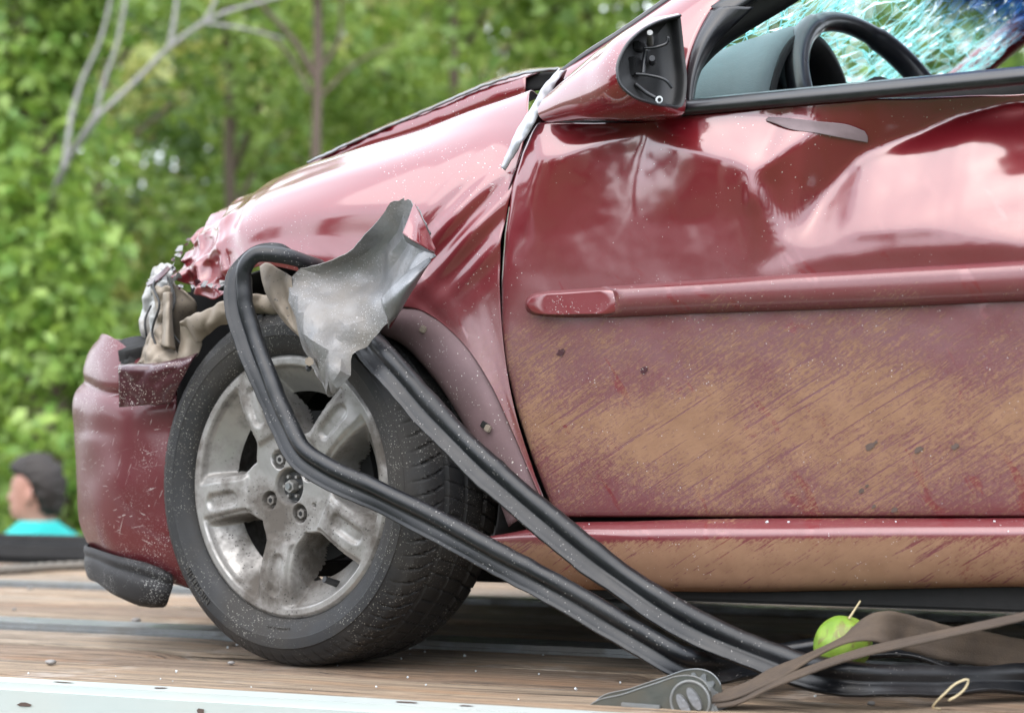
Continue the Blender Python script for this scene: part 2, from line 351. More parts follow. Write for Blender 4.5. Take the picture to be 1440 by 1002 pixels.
def tree(x, y, h, rw, label, leafm, seed, cat='tree', group=None, size=.11, n=9000, low=.0, bark='bark', tr=.09, lean=0., dens_low=1.):
    r = np.random.default_rng(seed)
    root = empty('broadleaf_tree' if cat == 'tree' else 'leafy_bush', Matrix.Translation((x, y, GROUND)))
    tag(root, label, cat, group)
    top = np.array((lean * h, r.normal() * .15, h * .93)); paths = [([(0, 0, -.1), (lean*h*.2 + r.normal()*.08, r.normal()*.08, h*.33), (lean*h*.6, r.normal()*.12, h*.66), tuple(top)], tr, tr * .25)]
    cl = []; nb = 16
    for k in range(nb):
        z = h * (low + (1 - low) * (k + .6) / nb); a = r.random() * 6.283; f = math.sin(math.pi * min(.96, .18 + .8 * (k + .6) / nb)) ** .6
        st = np.array((lean * z, 0, z * .82)); e = np.array((lean * z + math.cos(a) * rw * f * .8, math.sin(a) * rw * f * .8, z))
        paths.append(([tuple(st), tuple((st + e) / 2 + np.array((0, 0, .1))), tuple(e)], tr * .35, .008))
        for q in range(4):
            c = st + (e - st) * (.35 + .25 * q) + r.normal(size=3) * rw * .16
            s = rw * (.20 + .20 * r.random())
            cl.append((c, (s * 1.1, s * 1.1, s * .8), int(n / nb / 4 * (.35 + 1.3 * r.random()))))
    link('trunk', limb_mesh('trunk', paths), M[bark], root)
    leaves('crown', cl, leafm, root, size, seed)
    return root

def at(px, Y): return (px - 720) / FPX * Y
specs = [  # px, depth, height, crown radius, leaf kind, leaf size, n
 (-420, 15.5, 6.6, 1.9, 3, .12, 9000), (-150, 13.2, 6.4, 1.5, 0, .10, 11000), (150, 16.0, 6.5, 1.7, 1, .11, 11000), (330, 14.4, 5.6, 1.35, 3, .10, 11000),
 (520, 16.5, 6.9, 1.6, 0, .10, 12000), (640, 14.8, 6.3, 1.4, 3, .11, 11000), (830, 15.8, 6.6, 1.5, 0, .11, 11000), (1010, 14.6, 6.0, 1.5, 3, .11, 9000),
 (1250, 15.5, 6.6, 1.7, 0, .12, 8000), (1500, 14.6, 6.2, 1.7, 1, .12, 7000), (1800, 15.6, 6.6, 1.8, 3, .12, 6000),
 (60, 21.5, 8.5, 2.2, 2, .19, 12000), (250, 24.5, 9.5, 2.4, 3, .20, 12000), (430, 22.5, 8.6, 2.3, 2, .19, 12000), (610, 25, 9.5, 2.4, 3, .20, 12000), (780, 23.0, 9, 2.4, 2, .19, 11000), (1150, 22, 8.5, 2.4, 2, .17, 6000), (1560, 22, 8.5, 2.4, 3, .16, 4000)]
knd = ['bright green leafy tree', 'dark shaded leafy tree', 'yellow green sunlit tree', 'mid green leafy tree']  # sunlit and shaded looks are put into the leaf colours
gr_front, gr_back = 'forest trees just behind the truck', 'trees deeper in the forest'
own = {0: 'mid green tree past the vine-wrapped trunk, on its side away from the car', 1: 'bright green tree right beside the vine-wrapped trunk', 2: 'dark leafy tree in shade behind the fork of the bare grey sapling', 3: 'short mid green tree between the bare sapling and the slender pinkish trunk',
       4: 'tall bright green tree next to the slender trunk, above the bonnet edge', 5: 'mid green tree behind the middle of the raised bonnet edge', 6: 'bright green tree seen just above the windscreen pillar seal', 7: 'mid green tree glimpsed through the shattered windscreen beside the mirror',
       8: 'bright green tree glimpsed through the cracked windscreen behind the steering wheel', 9: 'dark leafy tree behind the roof of the wreck', 10: 'mid green tree beyond the tail of the wreck'}
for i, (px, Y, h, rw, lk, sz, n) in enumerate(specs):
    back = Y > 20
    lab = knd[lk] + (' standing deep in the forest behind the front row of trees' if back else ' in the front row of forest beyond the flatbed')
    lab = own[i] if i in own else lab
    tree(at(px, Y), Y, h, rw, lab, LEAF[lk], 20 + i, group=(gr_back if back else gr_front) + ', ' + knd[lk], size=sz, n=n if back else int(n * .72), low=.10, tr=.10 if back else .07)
for i, (px, Y, h, rw, lk) in enumerate([(-20, 12.3, 2.0, 1.0, 1), (210, 12.8, 2.3, 1.0, 3), (420, 13.0, 2.0, .9, 2), (-330, 12.6, 2.2, 1.1, 3), (640, 13.3, 2.2, 1.0, 0), (900, 13.3, 2.2, 1.1, 3)]):
    tree(at(px, Y), Y, h, rw, ['dark green bush behind the person in turquoise', 'mid green bush behind the red bumper corner', 'yellow green bush behind the crushed wing tip', 'mid green bush beside the vine-wrapped trunk, away from the car', 'bright green bush hidden behind the front wing', 'mid green bush hidden behind the front door'][i], LEAF[lk], 60 + i, 'bush', 'bushes at the forest edge, ' + str(['bright', 'dark', 'yellow', 'mid'][lk]), .09, 4500, .02, tr=.03)
# vine-covered trunk
def W(px, py, Y): return ((px - 720) / FPX * Y, Y, CAMZ + (HPX - py) / FPX * Y)
vt = empty('vine_covered_tree', Matrix.Translation((at(60, 11.5), 11.5, GROUND))); tag(vt, 'tall trunk thickly wrapped in climbing green vines at the forest edge', 'tree')
bx = at(60, 11.5)
link('trunk', limb_mesh('trunk', [([(0, 0, -.1), (.03, 0, 2), (-.05, .05, 4), (.05, 0, 6.5)], .16, .10), ([(-.03, 0, 3.4), (-.5, .2, 4.3), (-.8, .3, 5.5)], .07, .03)]), M['bark'], vt)
r_ = np.random.default_rng(3); cl = []
for k in range(46):
    z = .5 + 5.8 * k / 46; cl.append(((r_.normal() * .16 + .0, r_.normal() * .14, z), (.26 + .1 * r_.random(), .26, .22), int(170 + 240 * r_.random() * (1.3 if z > 2 else 1))))
for k in range(26):
    cl.append(((-.12 + r_.normal() * .28, r_.normal() * .2, .8 + 5 * r_.random()), (.25, .25, .32), 230))
for k in range(8):
    cl.append(((.12 + r_.normal() * .10, r_.normal() * .1, .6 + .28 * k), (.20, .2, .25), 200))
leaves('crown', cl, LEAF[0], vt, .085, 77)
# bare grey forked sapling
sp_ = empty('bare_sapling', Matrix.Translation((at(80, 10.7), 10.7, GROUND))); tag(sp_, 'bare pale grey sapling forking into long leaning branches', 'tree')
def wl(px, py, dy=0.): p = W(px, py, 10.7 + dy); return (p[0] - at(80, 10.7), dy, p[2] - GROUND)
link('trunk', limb_mesh('trunk', [([(-.05, 1.6, -.1), wl(66, 560, 1.5), wl(74, 400, 1.2), wl(88, 240, .3), wl(135, 165)], .020, .018), ([wl(135, 165), wl(190, 115), wl(240, 65), wl(300, 25), wl(380, 0), wl(460, -20)], .015, .008),
     ([wl(133, 168), wl(145, 120), wl(165, 60), wl(178, -10), wl(190, -90)], .012, .007), ([wl(100, 165), wl(115, 115), wl(140, 60), wl(160, -20)], .013, .007), ([wl(90, 235), wl(100, 165)], .014, .012),
     ([wl(238, 68), wl(245, 30), wl(250, -20)], .014, .008), ([wl(288, 30), wl(300, 8), wl(312, -30)], .012, .006), ([wl(290, 33), wl(340, 40), wl(400, 55)], .01, .004)]), M['greybark'], sp_)
pk = empty('slender_tree', Matrix.Translation((at(446, 12.6), 12.6, GROUND))); tag(pk, 'slender pinkish trunk with thin crossing branches in front of the foliage', 'tree')
def wk(px, py, dy=0.): p = W(px, py, 12.6 + dy); return (p[0] - at(446, 12.6), dy, p[2] - GROUND)
link('trunk', limb_mesh('trunk', [([(0, 0, -.1), wk(440, 500), wk(443, 250), wk(447, 100), wk(444, -120)], .036, .026), ([wk(443, 110), wk(415, 60), wk(370, 10), wk(330, -40)], .022, .01), ([wk(436, 130), wk(400, 70), wk(365, 40)], .014, .008),
     ([wk(446, 105), wk(475, 60), wk(480, -10)], .014, .008), ([wk(447, 140), wk(500, 90), wk(560, 60)], .012, .006)]), M['bark'], pk)
leaves('crown', [(wk(446 + dx, -60 - dy), (.3, .3, .25), 260) for dx, dy in ((0, 0), (60, 40), (-80, 20), (-120, 60), (100, -10))], LEAF[2], pk, .09, 78)
# the forest on the other side of the track, behind the camera
for i in range(13):
    a = R(-112 + i * 18.5) + math.pi * 1.5; d_ = 13.5 + (i % 3) * 1.6
    lk = 1
    tree(math.cos(a) * d_, math.sin(a) * d_ if math.sin(a) < .25 else 3, 4.6 + .5 * (i % 3), 2.0, knd[lk] + ' on the other side of the track, facing the wreck', LEAF[4], 100 + i, group='trees across the track, ' + knd[lk], size=.26, n=3200, low=.05, tr=.1)

# ------------------------------------------------------------------ flatbed truck
truck = empty('flatbed_truck', FRAME); tag(truck, 'flatbed tow truck with worn timber deck and white steel side rail under the wreck', 'truck')
U0, U1 = -2.6, 3.6
def plank(v0, v1, k, z=0.0, u0=U0, u1=U1, wear=None):
    n = 120; r = np.random.default_rng(300 + k); us = np.linspace(u0, u1, n); V, F = [], []
    prof = [(0, -.045), (0, -.006), (.004, -.001), (.5, 0), (.996, -.001), (1, -.006), (1, -.045)]
    for i, u in enumerate(us):
        e0 = .003 * mnoise.noise(Vector((u * 5, k * 3.1, 0))); e1 = .003 * mnoise.noise(Vector((u * 5, k * 3.1, 9)))
        zz = z + .0025 * mnoise.noise(Vector((u * 2, k * 5.3, 4)))
        for a, b_ in prof:
            q = b_
            if wear and a in (0, .004) : q -= wear(u)
            if wear and a in (1, .996): q -= wear(u + 7)
            V.append((u, v0 + (v1 - v0) * a + (e0 if a < .5 else e1 if a > .5 else 0), zz + q))
    kk = len(prof)
    F = [(i*kk+j, (i+1)*kk+j, (i+1)*kk+j+1, i*kk+j+1) for i in range(n-1) for j in range(kk-1)]
    F += [tuple(range(kk)), tuple((n-1)*kk + j for j in range(kk))[::-1]]
    o = link('plank', mesh('plank', V, F), M['wood'][k % 3], truck, False)
    return o
def rot_edge(u): return max(0., mnoise.noise(Vector((u * 3.3, 2.2, 5))) - .15) * .06
vs = [(-.288, -.075), (-.071, .142), (.146, .355), (.492, .69), (.695, .893), (.898, 1.08), (1.085, 1.25), (1.345, 1.52), (1.525, 1.70), (1.705, 1.88), (1.885, 2.03)]
for k, (a, b_) in enumerate(vs): plank(a, b_, k, wear=rot_edge if k in (1, 2, 3, 4) else None)
def bar(name, v0, v1, z0, z1, m, bev, u0=U0, u1=U1):
    return box(name, ((u0 + u1) / 2, (v0 + v1) / 2, (z0 + z1) / 2), (u1 - u0, v1 - v0, z1 - z0), m, truck, bevel=bev)
bar('steel_strip', .362, .478, -.04, .012, M['steel'], .008)
bar('steel_strip', 1.258, 1.338, -.04, .012, M['steel'], .008)
rail = bar('side_rail', -.372, -.300, -.15, .003, M['white'], .010)
bar('rail_edge', -.2985, -.291, -.10, .000, M['steel'], .002)
for k in range(16):                            # paint chips on the rail
    u = random.Random(k).uniform(-1.0, .75); vv = -.373 if k % 2 else -.34
    r0 = random.Random(k + 50); n = 9; L, H = r0.uniform(.006, .022), r0.uniform(.002, .005)
    pts = []
    for j in range(n):
        a = 2 * math.pi * j / n; rr = r0.uniform(.6, 1.1)
        pts.append((u + L * rr * math.cos(a), -.3735, -.02 - .035 * r0.random() * 0 - (k % 5) * .006 + H * rr * math.sin(a)) if k % 2 else (u + L * rr * math.cos(a), -.336 + H * 2 * rr * math.sin(a), .0040))
    link('paint_chip', mesh('paint_chip', pts, [tuple(range(n))]), M['chip'], rail, False)
far = box('far_rail', (-1.55, 2.085, .035), (2.1, .09, .085), M['black'], truck, bevel=.025)
bar('far_edge', 2.035, 2.135, -.15, -.008, M['steel'], .01)
for v_ in (.35, 1.3): bar('chassis_beam', v_ - .06, v_ + .06, -.45, -.16, M['under'], .01)
for k in range(7): box('cross_member', (U0 + .5 + k * .87, .85, -.105), (.08, 2.2, .10), M['under'], truck)
bar('deck_board', -.28, 2.03, -.053, -.047, M['under'], 0)
for u in (-1.6, 2.2, 3.2):
    for v_ in (.0, 1.75):
        cyl('truck_wheel', (u, v_ - .13, GROUND + .46), (u, v_ + .13, GROUND + .46), .47, .47, M['tyre'], truck, 40)
    cyl('axle', (u, 0, GROUND + .46), (u, 1.75, GROUND + .46), .06, .06, M['under'], truck)
    box('spring_mount', (u, .35, (-.45 + GROUND + .46) / 2), (.14, .1, abs(-.45 - GROUND - .46) + .04), M['under'], truck); box('spring_mount', (u, 1.3, (-.45 + GROUND + .46) / 2), (.14, .1, abs(-.45 - GROUND - .46) + .04), M['under'], truck)

# ------------------------------------------------------------------ wrecked car
car = empty('wrecked_car', FRAME); tag(car, 'dark red hatchback with smashed front, dented muddy door and torn wing on the flatbed', 'car')

# --- door: pixel grid on the door plane, dents integrated from a slope map
fe = [(757, 168), (748, 185), (735, 215), (722, 260), (711, 330), (706, 400), (708, 460), (714, 510), (727, 570), (750, 645), (772, 705), (780, 727)]
fe_y = [p[1] for p in fe]; fe_x = [p[0] - (4 if p[1] < 450 else 8) for p in fe]
top_x = [740, 760, 840, 900, 965, 1100, 1440, 1530]; top_y = [172, 172, 173, 172, 162, 149, 119, 111]
NU, NV = 230, 190
tt = np.linspace(0, 1, NV); ss = np.linspace(0, 1, NU)
PX = np.zeros((NV, NU)); PY = np.zeros((NV, NU))
for j in range(NV):
    for i in range(NU):
        x = 752 + (1530 - 752) * ss[i]
        ty = np.interp(x, top_x, top_y); y = ty + (727 - ty) * tt[j]
        x0 = np.interp(y, fe_y, fe_x); x = x0 + (1530 - x0) * ss[i]
        PX[j, i], PY[j, i] = x, y
def sdf(poly):
    P = np.array(poly, float); n = len(P); d = np.full(PX.shape, 1e9); ins = np.zeros(PX.shape, bool)
    for k in range(n):
        a, b_ = P[k], P[(k + 1) % n]; e = b_ - a
        wx, wy = PX - a[0], PY - a[1]; t = np.clip((wx * e[0] + wy * e[1]) / (e @ e), 0, 1)
        d = np.minimum(d, np.hypot(wx - e[0] * t, wy - e[1] * t))
        c = ((a[1] > PY) != (b_[1] > PY)) & (PX < (b_[0] - a[0]) * (PY - a[1]) / (b_[1] - a[1] + 1e-9) + a[0]); ins ^= c
    return np.where(ins, -d, d)
def soft(poly, k): return 1 / (1 + np.exp(np.clip(sdf(poly) / k, -40, 40)))
slope = np.interp(PY, [150, 260, 400, 520, 650, 726], [.05, .02, -.03, -.03, -.05, -.10])
pos = np.zeros(PX.shape)
def addp(poly, k, s): 
    global pos
    pos = np.maximum(pos, soft(poly, k) * s)
addp([(750, 178), (764, 222), (790, 220), (840, 203), (900, 186), (918, 174), (900, 168), (755, 168)], 3, .42)
addp([(905, 176), (960, 206), (1020, 223), (1072, 240), (1090, 222), (1130, 193), (1155, 182), (1120, 165), (1000, 168)], 3, .40)
addp([(1118, 345), (1128, 300), (1160, 258), (1200, 216), (1262, 190), (1330, 160), (1400, 140), (1540, 128), (1540, 345), (1440, 342), (1370, 330), (1300, 322), (1200, 330), (1145, 352)], 3, .42)
addp([(1060, 245), (1072, 250), (1084, 285), (1112, 330), (1118, 352), (1104, 345), (1080, 305), (1066, 275)], 3, .28)
addp([(1060, 378), (1130, 352), (1230, 338), (1330, 334), (1440, 338), (1440, 345), (1300, 346), (1160, 364), (1080, 384)], 2.5, .20)
pos *= 1 + .14 * np.sin(PX / 33 + PY / 41) * np.sin(PX / 71 - PY / 27) + .16 * np.sin((PY + .30 * PX) / 17.)
dwv = np.abs(np.gradient(PY, axis=0)) / 1000.
up = (PY < 395)
s_all = slope + pos
# each column must come back to the undented top edge: lean the unlit cells the other way
need = (pos * dwv).sum(0); free = np.where((pos < .06) & up & (PY < 385), 1., 0.) * dwv
wtop = np.where(PY < np.interp(PX, [750, 1100, 1440], [330, 300, 240]), 1., .35)
comp = free * wtop; cs = comp.sum(0); cs[cs < 1e-4] = 1e9
s_all = s_all - np.where(free > 0, wtop, 0) * np.minimum((need * .95 / cs)[None, :] , .60)
def blur(a, n):
    for _ in range(n):
        b_ = np.pad(a, 1, mode='edge'); a = (b_[1:-1, 1:-1] * 4 + b_[:-2, 1:-1] * 2 + b_[2:, 1:-1] * 2 + b_[1:-1, :-2] * 2 + b_[1:-1, 2:] * 2 + b_[:-2, :-2] + b_[2:, 2:] + b_[:-2, 2:] + b_[2:, :-2]) / 16
    return a
s_all = blur(s_all, 3)
jm = int(np.argmin(np.abs(PY[:, 120] - 400)))
cum = np.cumsum(s_all * dwv, axis=0); DV = cum[jm][None, :] - cum        # inward depth; grows upward where the skin leans back
DV = blur(DV, 4)
for j in range(NV):
    for i in range(NU):
        DV[j, i] += .0012 * mnoise.noise(Vector((PX[j, i] / 60, PY[j, i] / 60, 0))) + .0002 * mnoise.noise(Vector((PX[j, i] / 18, PY[j, i] / 18, 3)))
edge = np.exp(-(ss * (1530 - 720)) / 5.0)[None, :] * .008 + np.exp(-((727 - PY)) / 4.0) * .006
A = np.zeros((NV, NU, 3))
for j in range(NV):
    for i in range(NU):
        p = S(PX[j, i], PY[j, i], 0); p.y = DV[j, i] + edge[j, i]; A[j, i] = p
door = link('door', grid_mesh('door', A[::-1]), M['door'], car)
md = door.modifiers.new('t', 'SOLIDIFY'); md.thickness = .012; md.offset = -1
door['label'] = 'dented front door, glossy above and caked with tan mud below'
def dv_at(px, py):
    k = np.argmin((PX - px) ** 2 + (PY - py) ** 2); return float(DV.flat[k])
# scrape of bare grey on the upper door
def skin(px, py, off=-.0025): p = S(px, py, 0); p.y = dv_at(px, py) + off; return p
sc_rows = [[(1080, 164), (1110, 166), (1150, 170), (1190, 174), (1208, 181)], [(1076, 168), (1110, 174), (1150, 178), (1185, 183), (1211, 189)], [(1085, 172), (1112, 182), (1150, 187), (1180, 192), (1210, 196)]]
loft('scraped_patch', [[tuple(skin(*p)) for p in r] for r in sc_rows], m_simple('scrape', (.22, .165, .175), .7, 0, .3, 40), door, 60, 16, .0006, px=False)
loft('door_backing', [[(735, 182, .085), (760, 165, .085), (860, 168, .085), (965, 158, .085), (1440, 118, .085), (1530, 110, .085)], [(700, 260, .085), (760, 260, .085), (900, 260, .085), (1440, 260, .085), (1530, 260, .085)], [(680, 400, .085), (760, 400, .085), (900, 400, .085), (1440, 400, .085), (1530, 400, .085)], [(690, 520, .085), (760, 520, .085), (900, 520, .085), (1440, 520, .085), (1530, 520, .085)], [(735, 650, .085), (780, 650, .085), (900, 650, .085), (1440, 650, .085), (1530, 650, .085)], [(760, 745, .085), (800, 745, .085), (900, 745, .085), (1440, 745, .085), (1530, 745, .085)]], M['under'], door, 30, 30, .004)  # near-black backing sheet added so the door gaps look dark
for k, (px, py, L) in enumerate([(1221, 627, .007), (1229, 622, .004), (1290, 632, .007), (1342, 627, .006), (1208, 690, .005), (1216, 683, .003), (1254, 717, .005), (1225, 712, .004), (905, 520, .008), (788, 495, .008)]):
    rk = random.Random(k); c = skin(px, py, -.0012); c2 = skin(px + 3, py, -.0012); c3 = skin(px, py - 3, -.0012); eu, ew = (c2 - c).normalized(), (c3 - c).normalized()
    pts = [c + eu * L * rk.uniform(.6, 1.1) * math.cos(a) + ew * L * .75 * rk.uniform(.6, 1.1) * math.sin(a) + ew * L * .3 * math.cos(a) for a in [2 * math.pi * q / 12 for q in range(12)]]
    link('dried_splash', mesh('dried_splash', pts, [tuple(range(12))]), M['darkpaint' if k > 7 else 'chip'], door, False)
# waist seal
loft('waist_seal', [[(958, 160, .012), (1100, 148, .012), (1440, 117, .012), (1530, 108, .012)], [(958, 158, -.010), (1100, 146, -.010), (1440, 115, -.010), (1530, 106, -.010)],
     [(958, 152, -.014), (1100, 139, -.014), (1440, 107, -.014), (1530, 98, -.014)], [(958, 146, -.008), (1100, 132, -.008), (1440, 99, -.008), (1530, 90, -.008)],
     [(958, 142, .014), (1100, 128, .014), (1440, 95, .014), (1530, 86, .014)], [(958, 142, .05), (1100, 128, .05), (1440, 95, .05), (1530, 86, .05)]], M['trim'], door, 50, 30, .003)
# moulding
mt, mb = [(733.5, 428), (736, 420), (743, 413.5), (758, 409.5), (790, 406.5), (870, 401), (960, 395), (1200, 380), (1440, 366), (1530, 360)], [(733.5, 430), (736, 437), (743, 442), (758, 445.5), (790, 447.5), (870, 446), (960, 442), (1200, 434), (1440, 424), (1530, 420)]
def mrow(f, v): return [(a[0], a[1] + (b_[1] - a[1]) * f, v if a[0] > 742 else v * (.85 if a[0] > 735 else .5)) for a, b_ in zip(mt, mb)]
ml = loft('side_moulding', [mrow(0, .004), mrow(.04, -.012), mrow(.14, -.021), mrow(.35, -.0235), mrow(.62, -.022), mrow(.86, -.015), mrow(.97, -.006), mrow(1, .005)], M['door'], door, 220, 40, 0,
     disp=lambda p, a, b_: np.array((0, .0115 * (1 / (1 + math.exp((p[0] - S(872 - 40 * (2 * b_ - 1) ** 2, 420, 0).x) / .0035))) * math.sin(math.pi * min(1, max(0, b_))) ** .5 , 0)))
def cap_row(f, x0, x1):
    return [(x, np.interp(x, [p[0] for p in mt], [p[1] for p in mt]) * (1 - f) + np.interp(x, [p[0] for p in mb], [p[1] for p in mb]) * f, -.0165 if x0 + 4 < x < x1 - 4 else -.0145) for x in np.linspace(x0, x1, 9)]
loft('moulding_cap', [cap_row(.14, 754, 858), cap_row(.24, 746, 870), cap_row(.5, 741, 879), cap_row(.76, 746, 870), cap_row(.88, 754, 858)], M['mirror'], door, 50, 24, .002)
# door bottom shadow gap is real: sill below
loft('sill', [[(676, 768, .05), (760, 745, .05), (900, 737, .05), (1440, 733, .05), (1700, 731, .05)], [(678, 762, .012), (760, 741, .010), (900, 735, .010), (1440, 731, .010), (1700, 729, .010)],
     [(680, 756, -.002), (760, 745, -.004), (900, 742, -.004), (1440, 738, -.004), (1700, 737, -.004)], [(690, 758, -.010), (760, 754, -.012), (900, 752, -.012), (1440, 748, -.012), (1700, 747, -.012)],
     [(700, 768, -.008), (760, 766, -.011), (900, 766, -.011), (1440, 762, -.011), (1700, 761, -.011)], [(712, 782, 0), (765, 792, -.003), (900, 796, -.003), (1440, 792, -.003), (1700, 791, -.003)],
     [(722, 796, .012), (780, 815, .014), (900, 822, .014), (1440, 817, .014), (1700, 816, .014)], [(730, 800, .035), (790, 822, .035), (900, 828, .035), (1440, 823, .035), (1700, 822, .035)]], M['sill'], car, 120, 44, .003,
     disp=lambda p, a, b_: np.array((0, .0015 * mnoise.noise(Vector((p[0] * 8, p[2] * 8, 1))), 0)))

# --- front wing (fender)
def fd(p, a, b_):
    n = mnoise.noise(Vector((p[0] * 7, p[2] * 7, 2))); k = max(0., 1 - a * 3.3)
    n2 = abs(mnoise.noise(Vector((p[0] * 19, p[2] * 19, 5)))); n3 = mnoise.noise(Vector((p[0] * 42, p[2] * 42, 8)))
    fold = 0.
    # pulled creases running up to the torn corner beside the door
    q = (p[0] - .355) * .72 + (p[2] - .70) * .70; r = -(p[0] - .355) * .70 + (p[2] - .70) * .72
    if q < .05: fold = .006 * math.sin(r * 150) * math.exp(-(r / .06) ** 2) * math.exp(-((q + .06) / .09) ** 2)
    return np.array((0, n * .005 + k * (.045 * (n2 - .2) + .007 * n3 + .026 * abs(math.sin(p[0] * 46 + p[2] * 21)) + .016 * abs(math.sin(p[2] * 60 - p[0] * 25))) + fold, k * .010 * n3))
F0 = [(240, 394, .10), (258, 404, .085), (285, 417, .06), (305, 413, .05), (322, 402, .045), (350, 378, .03), (430, 384, .008), (500, 408, -.004), (560, 430, -.014), (590, 436, -.016), (640, 472, -.016), (690, 540, -.016), (722, 610, -.012), (745, 665, -.006), (768, 716, .002)]
F1 = [(240, 388, .10), (290, 396, .07), (345, 366, .03), (400, 358, .01), (470, 362, 0), (540, 386, -.006), (605, 410, -.012), (655, 448, -.010), (692, 505, -.008), (726, 585, 0)]
F2 = [(241, 381, .11), (292, 372, .07), (350, 345, .03), (430, 333, .008), (520, 336, 0), (600, 352, -.003), (660, 385, -.003), (704, 445, 0)]
F3 = [(244, 372, .12), (294, 345, .08), (352, 318, .035), (430, 298, .012), (520, 284, .004), (600, 284, 0), (660, 296, 0), (708, 325, .002)]
F4 = [(250, 358, .14), (297, 322, .105), (355, 293, .065), (430, 268, .045), (520, 245, .034), (600, 232, .026), (670, 228, .018), (726, 245, .010)]
F5 = [(256, 346, .17), (300, 308, .14), (358, 276, .12), (430, 247, .115), (520, 217, .11), (600, 196, .095), (680, 176, .07), (740, 176, .035)]
F6 = [(264, 335, .21), (304, 299, .20), (362, 265, .20), (430, 233, .20), (480, 217, .20), (540, 199, .20), (600, 181, .19), (680, 151, .16), (745, 127, .09)]
F7 = [(268, 334, .26), (308, 300, .27), (366, 266, .28), (436, 234, .28), (486, 226, .26), (546, 210, .25), (606, 192, .24), (690, 164, .21), (758, 136, .14)]
wing = loft('front_wing', [F0, F1, F2, F3, F4, F5, F6, F7], M['fender'], car, 170, 110, .0015, disp=fd)
wing['label'] = 'creased front wing with crumpled leading corner'
rf_ = random.Random(12)
for k in range(22):                             # lifted paint and torn tongues along the crushed edge
    t = k / 21; bx_ = np.interp(t, [0, .3, .6, 1], [262, 236, 250, 330]); by_ = np.interp(t, [0, .3, .6, 1], [338, 372, 404, 404]); vv = np.interp(t, [0, .3, .6, 1], [.17, .12, .08, .035])
    c = S(bx_ + rf_.uniform(2, 9), by_ + rf_.uniform(-6, 0), vv + rf_.uniform(.0, .008)); L = rf_.uniform(.006, .016)
    d1 = Vector((rf_.uniform(-1, .3), rf_.uniform(-.8, .2), rf_.uniform(-.9, .6))).normalized(); d2 = d1.orthogonal().normalized()
    link('paint_flake', mesh('paint_flake', [c - d2 * L * .5, c + d2 * L * .5, c + d1 * L * .8 + d2 * L * .2, c + d1 * L * 1.1 - d2 * L * .15, c + d1 * L * .5 - d2 * L * .5 + d1.cross(d2) * L * .2], [(0, 1, 2), (0, 2, 4), (4, 2, 3)]), M['galv' if k % 3 else 'darkpaint'], wing, False)
for (pts, r) in (([(228, 380, .12), (216, 400, .09), (224, 430, .06), (214, 466, .06), (226, 500, .05)], .0022), ([(236, 390, .10), (246, 420, .09), (238, 455, .08), (256, 488, .07)], .0018), ([(190, 500, .13), (206, 478, .10), (204, 450, .10), (212, 430, .12)], .002)):
    tube('wiring', [S(*p) for p in pts], r, M['black'], car, 40, 6)
# rolled white torn edge next to the door
ed = loft('torn_edge', [[(787, 97, .03), (770, 115, .02), (748, 150, .012), (730, 178, .006), (716, 208, .002), (705, 236, 0)], [(789, 100, .0), (775, 117, -.006), (756, 150, -.010), (740, 180, -.012), (724, 210, -.010), (708, 238, -.004)],
     [(794, 99, .0), (782, 117, -.004), (764, 148, -.008), (748, 180, -.010), (730, 208, -.008), (710, 240, -.002)]], M['whitemetal'], wing, 60, 10, .002, disp=crumple(.004, 40, 3))
loft('door_jamb', [[(790, 102, .02), (770, 135, .012), (750, 180, .006), (724, 240, .004), (708, 290, .004)], [(797, 98, .03), (782, 135, .03), (760, 185, .03), (738, 240, .03), (716, 290, .03)]], M['darkpaint'], wing, 40, 8, .002)
# wheel-arch flange
L0 = [(552, 426, -.008), (598, 430, -.008), (648, 468, -.008), (696, 538, -.007), (727, 606, -.004), (749, 660, .002), (770, 712, .008)]
L1 = [(542, 448, -.019), (585, 450, -.021), (627, 486, -.021), (674, 550, -.019), (706, 616, -.015), (730, 668, -.009), (750, 720, -.001)]
L2 = [(528, 462, -.008), (566, 476, -.010), (606, 515, -.010), (650, 578, -.008), (682, 640, -.004), (704, 690, .004), (722, 735, .01)]
L3 = [(526, 466, .03), (562, 482, .03), (602, 521, .03), (646, 584, .03), (677, 645, .03), (699, 695, .03), (716, 740, .03)]
fl = loft('arch_flange', [L0, L1, L2, L3], M['grime'], car, 60, 20, .002)
for (cx, cy) in ((595, 463), (686, 602)):
    c = S(cx, cy, -.024); box('clip', c, (.010, .006, .010), M['tanmetal'], fl, Matrix.Rotation(R(30), 4, 'Y'), .0015)
    c = S(cx - 4, cy - 4, -.020); box('clip_hole', c, (.014, .003, .010), M['under'], fl, Matrix.Rotation(R(30), 4, 'Y'), .001)
# --- bonnet, buckled and lifted
hood = loft('bonnet', [[(435, 244, .27), (520, 214, .26), (600, 194, .25), (690, 162, .23), (738, 140, .20)], [(435, 230, .265), (520, 190, .255), (600, 156, .245), (690, 119, .225), (742, 104, .20)],
     [(436, 228, .29), (522, 188, .28), (604, 153, .27), (694, 116, .25), (780, 99, .22)], [(450, 226, .6), (536, 186, .6), (618, 151, .6), (710, 114, .6), (800, 97, .6)], [(480, 240, 1.3), (560, 200, 1.3), (640, 165, 1.3), (730, 130, 1.3), (830, 112, 1.3)]], M['paint'], car, 60, 40, .003, disp=crumple(.0025, 9, 1))
loft('bonnet_lip', [[(432, 230, .262), (520, 190, .252), (600, 156, .242), (690, 118, .222), (742, 103, .197), (786, 97, .19)], [(432, 228, .268), (520, 188.3, .258), (600, 154, .248), (690, 116, .228), (742, 101, .203), (786, 95.5, .20)]], M['steel'], hood, 60, 4, .003, disp=crumple(.003, 60, 2))
